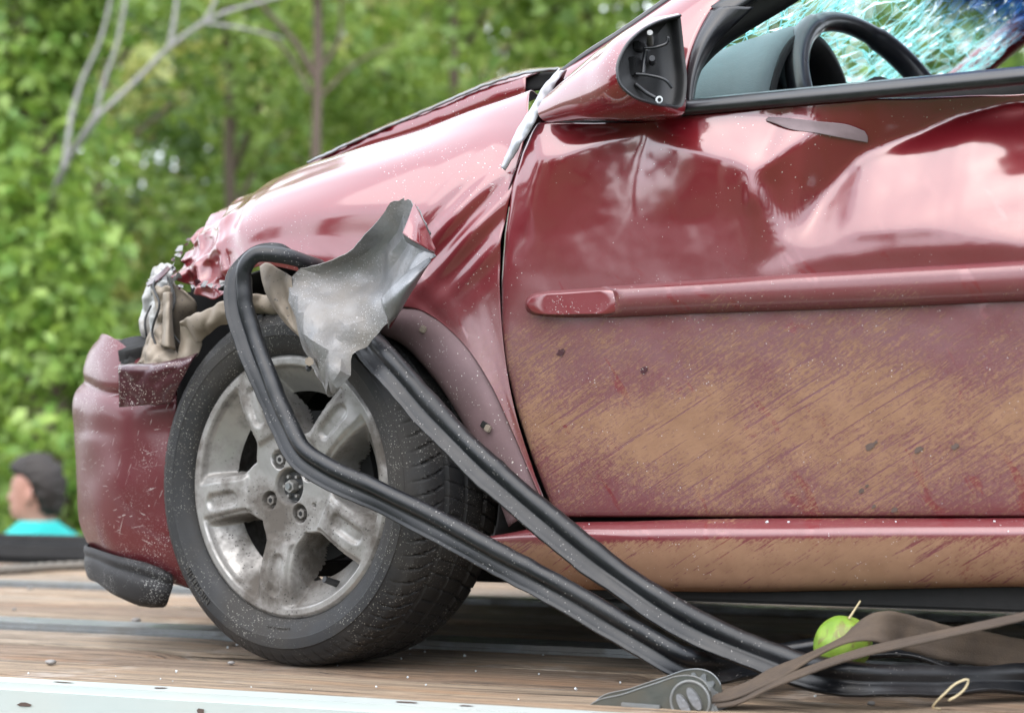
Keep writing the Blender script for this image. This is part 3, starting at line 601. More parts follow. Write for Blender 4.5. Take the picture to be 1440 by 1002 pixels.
loft('cowl_panel', [[(738, 108, .215), (760, 103, .215), (790, 101, .215)], [(735, 130, .215), (760, 126, .215), (795, 120, .215)]], M['under'], car, 8, 6, .01)
# --- A-pillar, mirror foot
pil = loft('windscreen_pillar', [[(797, 99, .10), (868, 51, .13), (940, 1, .15), (1080, -95, .20), (1220, -180, .25)], [(790, 104, .05), (868, 55, .07), (942, 4, .10), (1085, -90, .15), (1225, -176, .21)], [(800, 120, .025), (885, 62, .045), (962, 8, .07), (1100, -80, .12), (1235, -168, .18)],
     [(860, 140, .01), (925, 70, .03), (985, 12, .06), (1120, -72, .11), (1245, -160, .17)], [(960, 150, .005), (975, 70, .03), (1002, 14, .06), (1135, -66, .12), (1250, -155, .18)]], M['paint'], car, 60, 26, .004)
tube('pillar_seal', [S(783, 108, .06), S(830, 74, .07), S(868, 50, .085), S(940, 0, .115), S(1080, -95, .17)], .006, M['trim'], pil, 40)
loft('window_frame', [[(1000, 16, .055), (978, 60, .03), (966, 110, .012), (962, 150, .005)], [(1022, 10, .05), (988, 62, .025), (972, 110, .008), (968, 150, .0)], [(1060, 10, .07), (1000, 70, .05), (980, 112, .04), (973, 150, .03)]], M['trim'], car, 30, 10, .004)
loft('window_frame', [[(1000, 10, .055), (1130, -70, .11), (1260, -155, .17)], [(1016, 20, .05), (1145, -60, .105), (1270, -146, .165)], [(1050, 8, .08), (1160, -58, .13), (1280, -140, .19)]], M['trim'], car, 30, 10, .004)
loft('pillar_trim', [[(985, 10, .10), (1130, -75, .16), (1260, -160, .2)], [(975, 105, .10), (1000, 78, .12), (1115, 2, .17), (1290, -110, .23)], [(970, 120, .16), (995, 80, .18), (1110, 0, .22), (1290, -115, .27)]], M['black'], car, 30, 14, .004)
# --- mirror
mir_open = [(957, 22, -.03), (925, 31, -.07), (897, 47, -.115), (877, 70, -.15), (868, 96, -.165), (872, 118, -.165), (888, 134, -.155), (912, 144, -.125), (940, 149, -.08), (960, 149, -.045), (966, 120, -.03), (962, 70, -.025)]
nm = 72
rim_ = spline([S(*p) for p in mir_open + [mir_open[0]]], nm + 1)[:-1]
def ring(cx, cy, k, dv, dx=0, dy=0):
    return [(cx + (p[0] - cx) * k + dx, cy + (p[1] - cy) * k + dy, p[2] * k + dv) for p in mir_open]
secs = [rim_]
for r in ([(953, 19, -.02), (921, 27, -.06), (890, 42, -.10), (868, 66, -.14), (857, 96, -.158), (858, 124, -.158), (873, 143, -.15), (902, 152, -.12), (937, 156, -.08), (962, 157, -.04), (964, 120, -.02), (958, 70, -.015)],
          [(945, 28, 0), (905, 33, -.03), (868, 52, -.06), (838, 78, -.10), (822, 108, -.115), (822, 140, -.115), (838, 160, -.11), (872, 166, -.09), (915, 166, -.06), (950, 164, -.02), (955, 120, 0), (950, 70, .0)],
          [(930, 50, .02), (890, 58, .0), (845, 76, -.02), (805, 102, -.05), (786, 125, -.06), (782, 148, -.06), (795, 164, -.06), (835, 169, -.045), (880, 169, -.02), (920, 168, .0), (935, 130, .02), (930, 80, .02)],
          [(900, 90, .03), (860, 95, .02), (815, 108, .0), (780, 124, -.01), (762, 142, -.02), (756, 158, -.02), (762, 168, -.02), (800, 170, -.01), (850, 170, .0), (890, 170, .02), (905, 150, .03), (905, 120, .03)]):
    secs.append(spline([S(*p) for p in r + [r[0]]], nm + 1)[:-1])
A = np.array([spline(np.array(secs)[:, i], 40) for i in range(nm)]).transpose(1, 0, 2)
A = np.concatenate([A, A[:, :1]], 1)
mirror = link('door_mirror', grid_mesh('door_mirror', A), M['mirror'], car); mirror['label'] = 'red door mirror housing with its glass knocked out'
mc_ = rim_.mean(0)
inn = [rim_ * 1.0, mc_ + (rim_ - mc_) * .965 + np.array((-.001, .001, 0)), mc_ + (rim_ - mc_) * .95 + np.array((-.018, .006, -.002)), mc_ + (rim_ - mc_) * .80 + np.array((-.026, .009, -.003)), mc_ + (rim_ - mc_) * .3 + np.array((-.028, .010, -.003)), mc_ + (rim_ - mc_) * .01 + np.array((-.028, .010, -.003))]
A = np.array([spline(np.array(inn)[:, i], 30) for i in range(nm)]).transpose(1, 0, 2); A = np.concatenate([A, A[:, :1]], 1)
link('mirror_shell', grid_mesh('mirror_shell', A[::-1]), M['black'], mirror)
tube('mirror_rim', [Vector(p) for p in rim_[:50]], .0022, M['trim'], mirror, 120, 8, ref=(.9, -.4, .1))
def T(px, py, v): return S(px, py, v)
def rod(name, pts, r, m=M['trim']): tube(name, [T(*p) for p in pts], r, m, mirror, 30, 8)
rod('spring_wire', [(905, 68, -.085), (925, 66, -.08), (938, 60, -.075), (940, 52, -.075)], .0022)
rod('spring_wire', [(893, 104, -.10), (912, 106, -.09), (938, 115, -.08), (945, 124, -.075)], .0022)
rod('bracket_bar', [(909, 70, -.085), (906, 85, -.085), (904, 104, -.09)], .0034)
cyl('post', T(914, 62, -.07), T(914, 46, -.10), .0050, .0040, M['steel'], mirror); cyl('post', T(917, 88, -.06), T(917, 82, -.09), .0050, .004, M['trim'], mirror)
cyl('screw_ring', T(926, 141, -.085), T(927, 140, -.094), .0050, .0050, M['clearplastic'], mirror); cyl('screw_hole', T(927, 140.5, -.09), T(927.5, 140, -.0955), .0026, .0026, M['under'], mirror)
box('motor_block', T(892, 96, -.085), (.015, .03, .028), M['black'], mirror, bevel=.002); box('motor_block', T(898, 66, -.075), (.012, .02, .014), M['black'], mirror, bevel=.002)
rod('rib', [(893, 118, -.10), (908, 130, -.09), (922, 138, -.085)], .003)
# --- inside
def bin_sec(u, c, hw, top, base, k=40):
    return [(u + .04 * (math.sin(math.pi * i / (k - 1))) * 0, c - hw * math.cos(math.pi * i / (k - 1)), base + (top - base) * math.sin(math.pi * i / (k - 1)) ** .72) for i in range(k)]
dash = loft('dashboard', [bin_sec(.44, .56, .42, .885, .70), bin_sec(.50, .54, .38, .945, .70), bin_sec(.57, .52, .33, .985, .70), bin_sec(.64, .515, .285, 1.008, .70), bin_sec(.685, .51, .272, 1.012, .70), bin_sec(.692, .51, .262, 1.002, .70), bin_sec(.670, .51, .250, .99, .70), bin_sec(.60, .51, .235, .97, .70)], M['dash'], car, 60, 50, .004, px=False)
loft('instrument_cowl', [bin_sec(.693, .51, .268, 1.008, .70), bin_sec(.699, .51, .262, 1.002, .70), bin_sec(.690, .51, .25, .992, .70), bin_sec(.60, .51, .24, .975, .70), bin_sec(.56, .51, .12, .85, .70), bin_sec(.56, .51, .01, .72, .70)], M['under'], dash, 50, 24, .003, px=False)
box('dash_body', (.58, .85, .72), (.26, 1.4, .26), M['dash'], car, bevel=.03)
# steering wheel
swc = Vector((.80, .52, .862)); Rm = Matrix.Rotation(R(-22), 4, 'Z') @ Matrix.Rotation(R(64), 4, 'Y')
rp = []; Rr = .188
for i in range(97):
    a = 2 * math.pi * i / 96; rp.append(swc + (Rm @ Vector((-Rr * math.cos(a), Rr * math.sin(a), 0))))
prof = [(.0165 * math.cos(2 * math.pi * j / 12), .0165 * math.sin(2 * math.pi * j / 12)) for j in range(12)]
def torus(n=96, k=12, r=.0165):
    V, F = [], []
    for i in range(n):
        a = 2 * math.pi * i / n; c = Vector((-Rr * math.cos(a), Rr * math.sin(a), 0)); e = c.normalized()
        rr = r * (1.18 if abs(((a / math.pi * 180 + 60) % 120) - 60) > 25 else 1.0)
        for j in range(k):
            b_ = 2 * math.pi * j / k; V.append(swc + Rm @ (c + e * rr * math.cos(b_) + Vector((0, 0, rr * math.sin(b_)))))
    F = [(i*k+j, ((i+1) % n)*k+j, ((i+1) % n)*k+(j+1) % k, i*k+(j+1) % k) for i in range(n) for j in range(k)]
    return mesh('steering_wheel', V, F)
sw = link('steering_wheel', torus(), M['trim'], car)
cyl('wheel_hub', swc + Rm @ Vector((0, 0, -.03)), swc + Rm @ Vector((0, 0, .03)), .075, .065, M['black'], sw)
for a in (0, 90, 180, 270) if False else (95, 265, 180):
    e = Rm @ Vector((-math.cos(R(a)), math.sin(R(a)), 0)); tube('spoke', [swc + e * .05, swc + e * .12, swc + e * .185], .014, M['black'], sw, 12)
cyl('column', swc + Rm @ Vector((0, 0, -.02)), swc + Rm @ Vector((0, 0, -.22)), .035, .045, M['black'], sw)
# windscreen: shattered laminated sheet, each fragment tilted on its own, cracks as raised ridges
def m_glass():
    b = NB('shattered_glass'); t = b.node('ShaderNodeBsdfTransparent'); t.inputs[0].default_value = (.80, .93, .93, 1)
    x, y, z = b.xyz(b.obj()); band = b.step(z, 1.10, 1.165)
    b.put(t.inputs[0], b.mix(band, (.82, .94, .94), (.015, .06, .20)))
    gl = b.node('ShaderNodeBsdfGlossy'); gl.inputs[1].default_value = .08
    df = b.node('ShaderNodeBsdfTranslucent'); b.put(df.inputs[0], b.mix(band, (.75, .95, .95), (.04, .15, .38)))
    m1 = b.node('ShaderNodeMixShader'); rnd = b.node('ShaderNodeNewGeometry').outputs['Random Per Island']
    b.put(m1.inputs[0], b.step(rnd, .45, 1.0, .0, .22)); b.t.links.new(t.outputs[0], m1.inputs[1]); b.t.links.new(df.outputs[0], m1.inputs[2])
    m2 = b.node('ShaderNodeMixShader'); fr = b.node('ShaderNodeFresnel'); fr.inputs[0].default_value = 1.5; b.put(m2.inputs[0], fr.outputs[0])
    b.t.links.new(m1.outputs[0], m2.inputs[1]); b.t.links.new(gl.outputs[0], m2.inputs[2]); b.t.links.new(m2.outputs[0], b.out.inputs[0]); return b.m
def m_crack():
    b = NB('crack_edges'); x, y, z = b.xyz(b.obj()); band = b.step(z, 1.10, 1.165)
    c = b.mix(band, (.62, .94, .94), (.10, .30, .55)); d = b.node('ShaderNodeBsdfDiffuse'); b.put(d.inputs[0], c); t = b.node('ShaderNodeBsdfTranslucent'); b.put(t.inputs[0], c)
    mx = b.node('ShaderNodeMixShader'); mx.inputs[0].default_value = .6; b.t.links.new(d.outputs[0], mx.inputs[1]); b.t.links.new(t.outputs[0], mx.inputs[2]); b.t.links.new(mx.outputs[0], b.out.inputs[0]); return b.m
def ws(s, t):                                   # s across the car 0..1, t up 0..1
    v = .12 + 1.36 * s; bow = 1 - (2 * s - 1) ** 2
    u = .475 - .10 * bow + t * (.60 + .02 * bow); z_ = .885 + .02 * bow + t * .42
    v = v + t * (.5 - s) * .24
    sag = math.sin(math.pi * min(1, t * 1.05)) * math.sin(math.pi * s) ** .7
    z_ -= .045 * sag + .018 * sag * math.sin(s * 17 + t * 9); u += .02 * sag
    return Vector((u, v, z_))
rg_ = np.random.default_rng(9); nc, nr = 62, 34
gs = np.zeros((nr + 1, nc + 1, 2))
for j in range(nr + 1):
    for i in range(nc + 1):
        gs[j, i] = ((i + (rg_.uniform(-.42, .42) if 0 < i < nc else 0)) / nc, (j + (rg_.uniform(-.42, .42) if 0 < j < nr else 0)) / nr)
gV, gF, cV, cF = [], [], [], []
jit = rg_.normal(size=(nr + 1, nc + 1)) * .0035
WP = [[ws(*gs[j, i]) + Vector((0, 0, jit[j, i])) for i in range(nc + 1)] for j in range(nr + 1)]
def crack(a, b_, wd):
    d = (b_ - a); nrm = Vector((-.55, 0, .83)); sd2 = d.cross(nrm).normalized() * wd; k = len(cV); tp = nrm * wd * 1.2
    cV.extend([a + sd2, a - sd2, b_ - sd2, b_ + sd2, a - tp, b_ - tp, a + tp, b_ + tp]); cF.extend([(k, k+4, k+5, k+3), (k+4, k+1, k+2, k+5), (k, k+3, k+7, k+6), (k+6, k+7, k+2, k+1)])
for j in range(nr):
    for i in range(nc):
        q = [WP[j][i], WP[j][i+1], WP[j+1][i+1], WP[j+1][i]]; c = sum(q, Vector()) / 4; k = len(gV); tl = Vector(rg_.normal(size=3) * .0018)
        gV.extend([c + (p - c) * .97 + tl * (1 if n_ % 2 else -1) for n_, p in enumerate(q)]); gF.append((k, k+1, k+2, k+3))
        ti = j / nr; dens = max(0., min(1., 1.15 - 1.5 * ti + .35 * math.sin(i * .30 + j * .5) + .25 * math.sin(i * .11 - j * .9)))
        wd = .0003 + .0010 * rg_.random() ** 3 + .0008 * dens * rg_.random()
        crack(q[0], q[1], wd); crack(q[0], q[3], wd * .8)
        if rg_.random() < .75 * dens: crack(q[0], q[2], wd * .7)
        if rg_.random() < .6 * dens: crack(q[1], q[3], wd * .6)
        if rg_.random() < .35 * dens + .1: crack((q[0] + q[1]) / 2, (q[2] + q[3]) / 2 + Vector(rg_.normal(size=3) * .006), wd * .6)
        if rg_.random() < .10 and 2 < i < nc - 3 and 2 < j < nr - 3: crack(c, c + Vector(rg_.normal(size=3)) * .03, wd * .5)
wsc = link('windscreen', mesh('windscreen', gV, gF), m_glass(), car, False); wsc['label'] = 'shattered teal laminated windscreen sagging inwards'; wsc['kind'] = 'stuff'
ck = link('crack_ridges', mesh('crack_ridges', cV, cF), m_crack(), wsc, False); ck['kind'] = 'stuff'
# rest of the shell (mostly out of the picture)
box('shade_tray', (.05, .90, .13), (.95, 1.1, .03), M['under'], car); box('floor_pan', (1.75, .82, .145), (2.6, 1.56, .05), M['under'], car); box('engine_block', (.02, .85, .38), (.55, .75, .36), M['under'], car, bevel=.05)  # tray added and floor lowered to keep light off the deck underneath
box('bulkhead', (.42, .82, .50), (.04, 1.45, .62), M['under'], car)
loft('roof', [[(1.06, .27, 1.30), (1.06, .82, 1.35), (1.06, 1.37, 1.30)], [(1.6, .22, 1.38), (1.6, .82, 1.43), (1.6, 1.42, 1.38)], [(2.4, .22, 1.36), (2.4, .82, 1.41), (2.4, 1.42, 1.36)], [(2.9, .28, 1.22), (2.9, .82, 1.26), (2.9, 1.36, 1.22)]], M['paint'], car, 24, 30, .02, px=False)
loft('rear_body', [[(1.205, .03, .20), (2.0, .03, .22), (2.15, .05, .50), (2.45, .05, .62), (2.75, .05, .50), (2.9, .05, .26), (3.2, .12, .28)], [(1.205, .0, .5), (2.0, 0, .62), (2.45, -.01, .70), (2.8, 0, .62), (3.25, .10, .6)], [(1.205, .01, .82), (2.0, .01, .86), (2.45, .01, .88), (2.8, .02, .89), (3.2, .12, .9)]], M['paint'], car, 60, 30, .004, px=False)
loft('right_side', [[(-.3, 1.6, .2), (.4, 1.62, .12), (2.0, 1.62, .13), (3.2, 1.52, .2)], [(-.35, 1.58, .55), (.4, 1.64, .5), (2.0, 1.64, .55), (3.25, 1.53, .6)], [(-.2, 1.5, .66), (.45, 1.6, .82), (2.0, 1.62, .86), (3.2, 1.52, .9)]], M['paint'], car, 40, 20, .004, px=False)  # lower edge dropped to shut light out from beneath the car
loft('tail_panel', [[(3.2, .12, .28), (3.3, .82, .26), (3.2, 1.52, .28)], [(3.25, .1, .6), (3.35, .82, .6), (3.25, 1.53, .6)], [(3.2, .12, .9), (3.28, .82, .9), (3.2, 1.52, .9)], [(2.9, .28, 1.22), (2.95, .82, 1.26), (2.9, 1.36, 1.22)]], M['paint'], car, 24, 24, .004, px=False)
for s_, v0, v1 in ((0, .02, .2), (1, 1.6, 1.42)):
    tube('door_pillar', [(1.17, v0 + .01, .84), (1.19, (v0 + v1) / 2, 1.1), (1.21, v1, 1.38)], .035, M['black'], car, 16, 10); tube('rear_pillar', [(2.75, v0 + .02, .86), (2.65, v1, 1.34)], .07, M['paint'], car, 10, 10)
tube('right_pillar', [(.47, 1.5, .88), (.75, 1.44, 1.1), (1.08, 1.36, 1.31)], .03, M['paint'], car, 16, 10)
for v_ in (.42, 1.2):
    st = box('seat', (1.25, v_, .5), (.5, .48, .18), M['black'], car, bevel=.05); box('backrest', (1.55, v_, .82), (.14, .48, .60), M['black'], st, Matrix.Rotation(R(15), 4, 'Y'), .05)

# --- wheel: alloy as a polar relief, windows cut between the spokes
TR, RR = .280, .203
SPK = [R(-100 - 72 * k) for k in range(5)]      # spoke directions in the wheel plane (x rearwards, z up)
def sst(x, a, b_): t = min(1, max(0, (x - a) / (b_ - a))); return t * t * (3 - 2 * t)
def rim_h(x, z):
    r = math.hypot(x, z); dish = .014 + max(0, .186 - r) * .95
    lip = sst(r, .184, .189)
    s = min(dish, .075); best = 9; along = 0; side = 0
    for a in SPK:
        al = x * math.cos(a) + z * math.sin(a); sd2 = -x * math.sin(a) + z * math.cos(a)
        if al > 0 and abs(sd2) < best: best, along, side = abs(sd2), al, sd2
    hw = .0345 + .004 * sst(along, .09, .18) + .016 * sst(.095 - along, 0, .035)
    sp = 1 - sst(best, hw - .005, hw + .004)
    face = .010 - .006 * sst(r, .07, .13) + .006 * sst(r, .15, .186)
    step = sst(along, .080, .088); face -= .006 * step * (1 - sst(best, hw - .014, hw - .007)) if along > 0 else 0
    # pill-shaped groove
    ga = min(max(along, .118), .160); gd = math.hypot(along - ga, side - .004); face += .0060 * (1 - sst(gd, .007, .0150))
    hub = 1 - sst(r, .074, .082); sp = max(sp, hub)
    h = s + (face - s) * sp
    for k in range(4):
        a = R(28 + 90 * k); d = math.hypot(x - .047 * math.cos(a), z - .047 * math.sin(a)); h += .020 * (1 - sst(d, .0125, .0150))
    h += .022 * (1 - sst(r, .0255, .0285)) + .006 * (1 - sst(math.hypot(x - .052, z + .028), .002, .004))
    h = h * (1 - lip) + (.004 if r < .200 else .008) * lip
    cut = (sp < .03) and (r < .150) and r > .06
    return h, cut
NA, NR = 420, 96
rs = np.linspace(.002, .2035, NR); V, F, bad = [], [], set()
for j in range(NR):
    for i in range(NA):
        a = 2 * math.pi * i / NA; x, z = rs[j] * math.cos(a), rs[j] * math.sin(a); h, c = rim_h(x, z)
        V.append((x, h, z))
        if c: bad.add(len(V) - 1)
for j in range(NR - 1):
    for i in range(NA):
        f = (j*NA+i, j*NA+(i+1) % NA, (j+1)*NA+(i+1) % NA, (j+1)*NA+i)
        if sum(k in bad for k in f) < 3: F.append(f)
# back of the lip and the barrel
n0 = len(V)
for (r, y) in ((.2035, .012), (.196, .03), (.186, .06), (.180, .185)):
    for i in range(NA): a = 2 * math.pi * i / NA; V.append((r * math.cos(a), y, r * math.sin(a)))
for q in range(3):
    for i in range(NA): F.append((n0+q*NA+i, n0+q*NA+(i+1) % NA, n0+(q+1)*NA+(i+1) % NA, n0+(q+1)*NA+i))
for i in range(NA): F.append(((NR-1)*NA+i, (NR-1)*NA+(i+1) % NA, n0+(i+1) % NA, n0+i))
wheel_me = mesh('wheel', V, F); wheel_me.materials.append(M['alloy']); wheel_me.polygons.foreach_set('use_smooth', [True] * len(wheel_me.polygons))
# tyre
prof = [(.020, .196), (.010, .2035), (.003, .206), (-.003, .213), (-.008, .222), (-.0105, .2315), (-.0112, .233), (-.0118, .2335), (-.0122, .241), (-.0118, .249), (-.0105, .2495), (-.0095, .251), (-.006, .258), (-.001, .2645), (.005, .2695), (.0052, .270), (.011, .2740), (.018, .2768), (.026, .2782)]
prof += [(.026 + .004 * k, .2782 + .0018 * math.sin(math.pi * (k / 36))) for k in range(1, 36)] + [(.170, .2782), (.178, .2768), (.186, .273), (.195, .262), (.199, .245), (.196, .225), (.187, .205), (.180, .190)]
NT = 900; V, F = [], []
for i in range(NT):
    a = 2 * math.pi * i / NT
    for (y, r) in prof:
        dr = 0; q = (y - .098)
        if .006 < y < .19 and r > .255:
            if any(abs(y - g_) < .0032 for g_ in (.052, .098, .144)): dr = .006
            else:
                ph = (a * 74 / (2 * math.pi) + (abs(q) * 16 if abs(q) > .046 else q * 11)) % 1.0
                if abs(q) > .046 and ph < .13: dr = .0045
                elif abs(q) <= .046 and ph < .07 : dr = .003
        elif -.002 < y <= .006 and r > .255:
            if (a * 74 / (2 * math.pi) + abs(q) * 16) % 1.0 < .13: dr = .0025
        z_ = (r - dr) * math.sin(a)
        V.append(((r - dr) * math.cos(a), y, z_))
kk = len(prof)
F = [(i*kk+j, i*kk+j+1, ((i+1) % NT)*kk+j+1, ((i+1) % NT)*kk+j) for i in range(NT) for j in range(kk-1)]
tyre_me = mesh('tyre', V, F); tyre_me.materials.append(M['tyre']); tyre_me.polygons.foreach_set('use_smooth', [True] * len(tyre_me.polygons))
def make_wheel(name, loc, rz, label=None):
    wo = bpy.data.objects.new(name, wheel_me); col.objects.link(wo); wo.parent = car; wo.location = loc; wo.rotation_euler = (0, 0, rz)
    t = bpy.data.objects.new('tyre', tyre_me); col.objects.link(t); t.parent = wo
    e = t.modifiers.new('e', 'EDGE_SPLIT'); e.split_angle = R(45)
    cyl('brake_disc', (0, .075, 0), (0, .10, 0), .118, .118, M['under'], wo, 48)
    cyl('brake_drum', (0, .10, 0), (0, .20, 0), .06, .10, M['under'], wo, 32)
    if label: wo['label'] = label
    return wo
fw = make_wheel('front_wheel', (0, 0, TR - .001), R(-12), 'five spoke silver alloy wheel steered outwards, dusty')
for k in range(4):
    a = R(28 + 90 * k); x, z = .047 * math.cos(a), .047 * math.sin(a)
    cyl('lug_bolt', (x, .032, z), (x, .012, z), .0085, .0075, M['alloy'], fw, 6); cyl('lug_hole', (x, .015, z), (x, .0112, z), .0038, .0038, M['under'], fw, 6)
cyl('hub_cap', (0, .034, 0), (0, .022, 0), .024, .022, M['black'], fw, 24); cyl('hub_nut', (0, .026, 0), (0, .010, 0), .011, .010, M['alloy'], fw, 6); cyl('hub_pin', (0, .012, 0), (0, .006, 0), .006, .005, M['steel'], fw, 10)
for k in range(6): a = R(60 * k); cyl('hub_tooth', (.017 * math.cos(a), .024, .017 * math.sin(a)), (.017 * math.cos(a), .016, .017 * math.sin(a)), .0030, .0025, M['alloy'], fw, 8)
cyl('valve', (.083, .035, -.150), (.078, .004, -.140), .006, .005, M['black'], fw, 10)
def arc_text(txt, ang, r, size, y=-.0122, sp=1.0):
    cu = bpy.data.curves.new('lettering', 'FONT'); cu.body = txt; cu.size = size; cu.extrude = .0022; cu.align_x = 'CENTER'; cu.space_character = sp; cu.resolution_u = 3
    o = bpy.data.objects.new('lettering_tmp', cu); col.objects.link(o); bpy.context.view_layer.update()
    me = bpy.data.meshes.new_from_object(o.evaluated_get(bpy.context.evaluated_depsgraph_get())); bpy.data.objects.remove(o)
    for v_ in me.vertices:
        x, q, e = v_.co; rr = r + q; a = ang - x / r     # outward tops, read clockwise
        v_.co = (rr * math.cos(a), y - e + .0004 + (.0025 if rr > .2495 else 0) , rr * math.sin(a))
    link('sidewall_lettering', me, M['tyretext'], fw, False)
arc_text('MICHELIN', R(222), .2345, .0145, sp=1.15)
arc_text('Radial XSE', R(268), .2170, .0110, y=-.0062)
make_wheel('rear_wheel', (2.45, .03, TR - .001), 0)
r2 = make_wheel('front_wheel', (0, 1.62, TR - .001), math.pi - R(12)); make_wheel('rear_wheel', (2.45, 1.62, TR - .001), math.pi)
# wheel well liner
V, F = [], []; nl = 40
for i in range(nl):
    a = R(-12 + 128 * i / (nl - 1))
    for (y, r) in ((.03, .345), (.16, .345), (.30, .335), (.42, .30), (.44, .05)): V.append((r * math.cos(a) + .01, y, TR + r * math.sin(a) * 1.0))
F = [(i*5+j, i*5+j+1, (i+1)*5+j+1, (i+1)*5+j) for i in range(nl-1) for j in range(4)]
lin = link('wheel_liner', mesh('wheel_liner', V, F), M['under'], car); md = lin.modifiers.new('t', 'SOLIDIFY'); md.thickness = .003
tube('drive_shaft', [(0, .15, TR), (.02, .5, TR + .02), (.02, .9, TR + .03), (0, 1.5, TR)], .02, M['under'], car, 20)
box('strut', (.02, .24, .42), (.10, .10, .40), M['under'], car, bevel=.02)

# --- bumper
BO = .085
def brow(y, xs):                                 # xs: (px, v) from the wheel forwards, then across the nose in car coordinates
    pts = [S(x, y if not isinstance(y, (list, tuple)) else y[min(k, len(y)-1)], v + BO) for k, (x, v) in enumerate(xs)]
    e = pts[-1]; pts += [Vector((e.x - .05, e.y + .20, e.z)), Vector((e.x - .09, .85, e.z)), Vector((e.x - .03, 1.45, e.z)), Vector((e.x + .25, 1.62, e.z))]
    return [tuple(p) for p in pts]
B = [brow([506, 505, 480, 470, 474], [(250, .02), (205, .02), (168, .03), (150, .06), (142, .12)]),
     brow([520, 520, 505, 492, 490], [(250, -.01), (205, -.01), (165, .01), (137, .06), (128, .13)]),
     brow([545, 545, 545, 530, 522], [(250, -.02), (205, -.02), (160, .0), (130, .06), (118, .14)]),
     brow([553, 553, 553, 545, 536], [(250, -.008), (205, -.008), (160, .012), (130, .07), (120, .15)]),
     brow([562, 562, 562, 556, 548], [(250, -.018), (205, -.018), (158, .0), (124, .06), (110, .14)]),
     brow([610, 610, 612, 610, 605], [(250, -.022), (205, -.022), (155, -.004), (120, .06), (106, .14)]),
     brow([690, 690, 690, 690, 690], [(255, -.018), (205, -.018), (155, .0), (122, .06), (109, .14)]),
     brow([760, 755, 750, 742, 740], [(258, -.010), (210, -.008), (160, .01), (128, .07), (114, .15)]),
     brow([800, 790, 778, 765, 760], [(262, .000), (214, .005), (168, .02), (136, .08), (122, .16)]),
     brow([826, 812, 795, 778, 772], [(266, .02), (222, .03), (178, .05), (146, .11), (132, .19)])]
bump = loft('front_bumper', B, M['bumper'], car, 110, 70, .003, px=False, disp=lambda p, a, b_: np.array((.004 * mnoise.noise(Vector((p[0]*9, p[1]*9, p[2]*9))), .005 * mnoise.noise(Vector((p[0]*12, p[1]*5, p[2]*14 + 4))), 0)))
bump['label'] = 'scratched dark red bumper corner speckled with grit'
loft('bumper_lip', [brow([806, 795, 783, 772, 766], [(240, .012), (214, .0), (168, .012), (136, .07), (121, .15)]), brow([814, 802, 790, 779, 773], [(243, .0), (214, -.012), (168, .0), (136, .06), (119, .14)]), brow([824, 814, 800, 786, 780], [(243, .004), (214, -.006), (168, .006), (136, .066), (121, .145)]),
     brow([830, 820, 806, 791, 786], [(241, -.002), (214, -.014), (168, -.002), (136, .058), (120, .138)]), brow([846, 845, 832, 814, 806], [(236, .004), (212, -.006), (168, .005), (138, .066), (123, .145)]), brow([852, 852, 838, 819, 812], [(230, .02), (208, .012), (168, .02), (140, .08), (127, .16)])], M['lip'], bump, 90, 40, .004, px=False)
# dark torn-off strip on the corner
loft('torn_strip', [[(168, 513, 0.030), (200, 512, 0.025), (240, 508, 0.025), (278, 497, 0.035)], [(167, 518, 0.013), (200, 517, 0.007), (240, 513, 0.009), (272, 504, 0.020)], [(168, 545, 0.015), (200, 543, 0.009), (235, 538, 0.011), (256, 534, 0.020)], [(168, 572, 0.025), (200, 570, 0.017), (225, 568, 0.019), (240, 567, 0.025)]], M['darkpaint'], bump, 40, 24, .003, disp=crumple(.004, 25, 7))
loft('bracket_hole', [[(168, 492, 0.110), (185, 484, 0.120), (205, 486, 0.110)], [(170, 512, 0.115), (185, 514, 0.130), (210, 512, 0.115)], [(168, 532, 0.100), (185, 534, 0.110), (205, 530, 0.100)]], M['under'], bump, 14, 10, 0.082)  # black patch standing in for the shade inside a hole
# --- crushed front corner: lamp carcass, struts and arch edge
lamp = loft('lamp_carcass', [[(212, 384, .16), (225, 372, .15), (244, 372, .13)], [(202, 420, .17), (222, 415, .14), (240, 425, .12)], [(197, 455, .17), (215, 455, .14), (236, 465, .12)], [(205, 486, .16), (218, 490, .13), (240, 494, .11)]], M['lampgrey'], car, 40, 60, .002, disp=crumple(.016, 30, 11))
loft('lamp_lens', [[(208, 392, .14), (216, 386, .12), (232, 380, .11)], [(212, 402, .13), (220, 400, .10), (236, 396, .10)], [(214, 414, .13), (222, 412, .10), (234, 412, .11)]], M['lampgrey'], lamp, 24, 24, .002, disp=crumple(.010, 50, 4))
loft('lamp_flap', [[(206, 398, .12), (222, 386, .10), (236, 374, .10)], [(208, 403, .11), (226, 392, .09), (240, 378, .10)]], M['darkpaint'], lamp, 20, 5, .002)
loft('slam_strut', [[(217, 408, .10), (226, 402, .08), (240, 404, .08)], [(222, 440, .10), (228, 438, .07), (236, 442, .08)], [(212, 470, .10), (226, 470, .06), (238, 476, .07)], [(196, 500, .09), (222, 500, .045), (250, 502, .06)], [(190, 512, .07), (222, 514, .03), (258, 510, .05)]], M['tanmetal'], car, 40, 50, .003, disp=crumple(.014, 30, 21))
loft('slam_strut', [[(231, 412, .06), (237, 410, .05), (241, 412, .07)], [(230, 450, .06), (236, 450, .04), (241, 452, .07)], [(228, 485, .06), (236, 488, .03), (246, 492, .06)]], M['tanmetal'], car, 16, 30, .004, disp=crumple(.004, 25, 2))
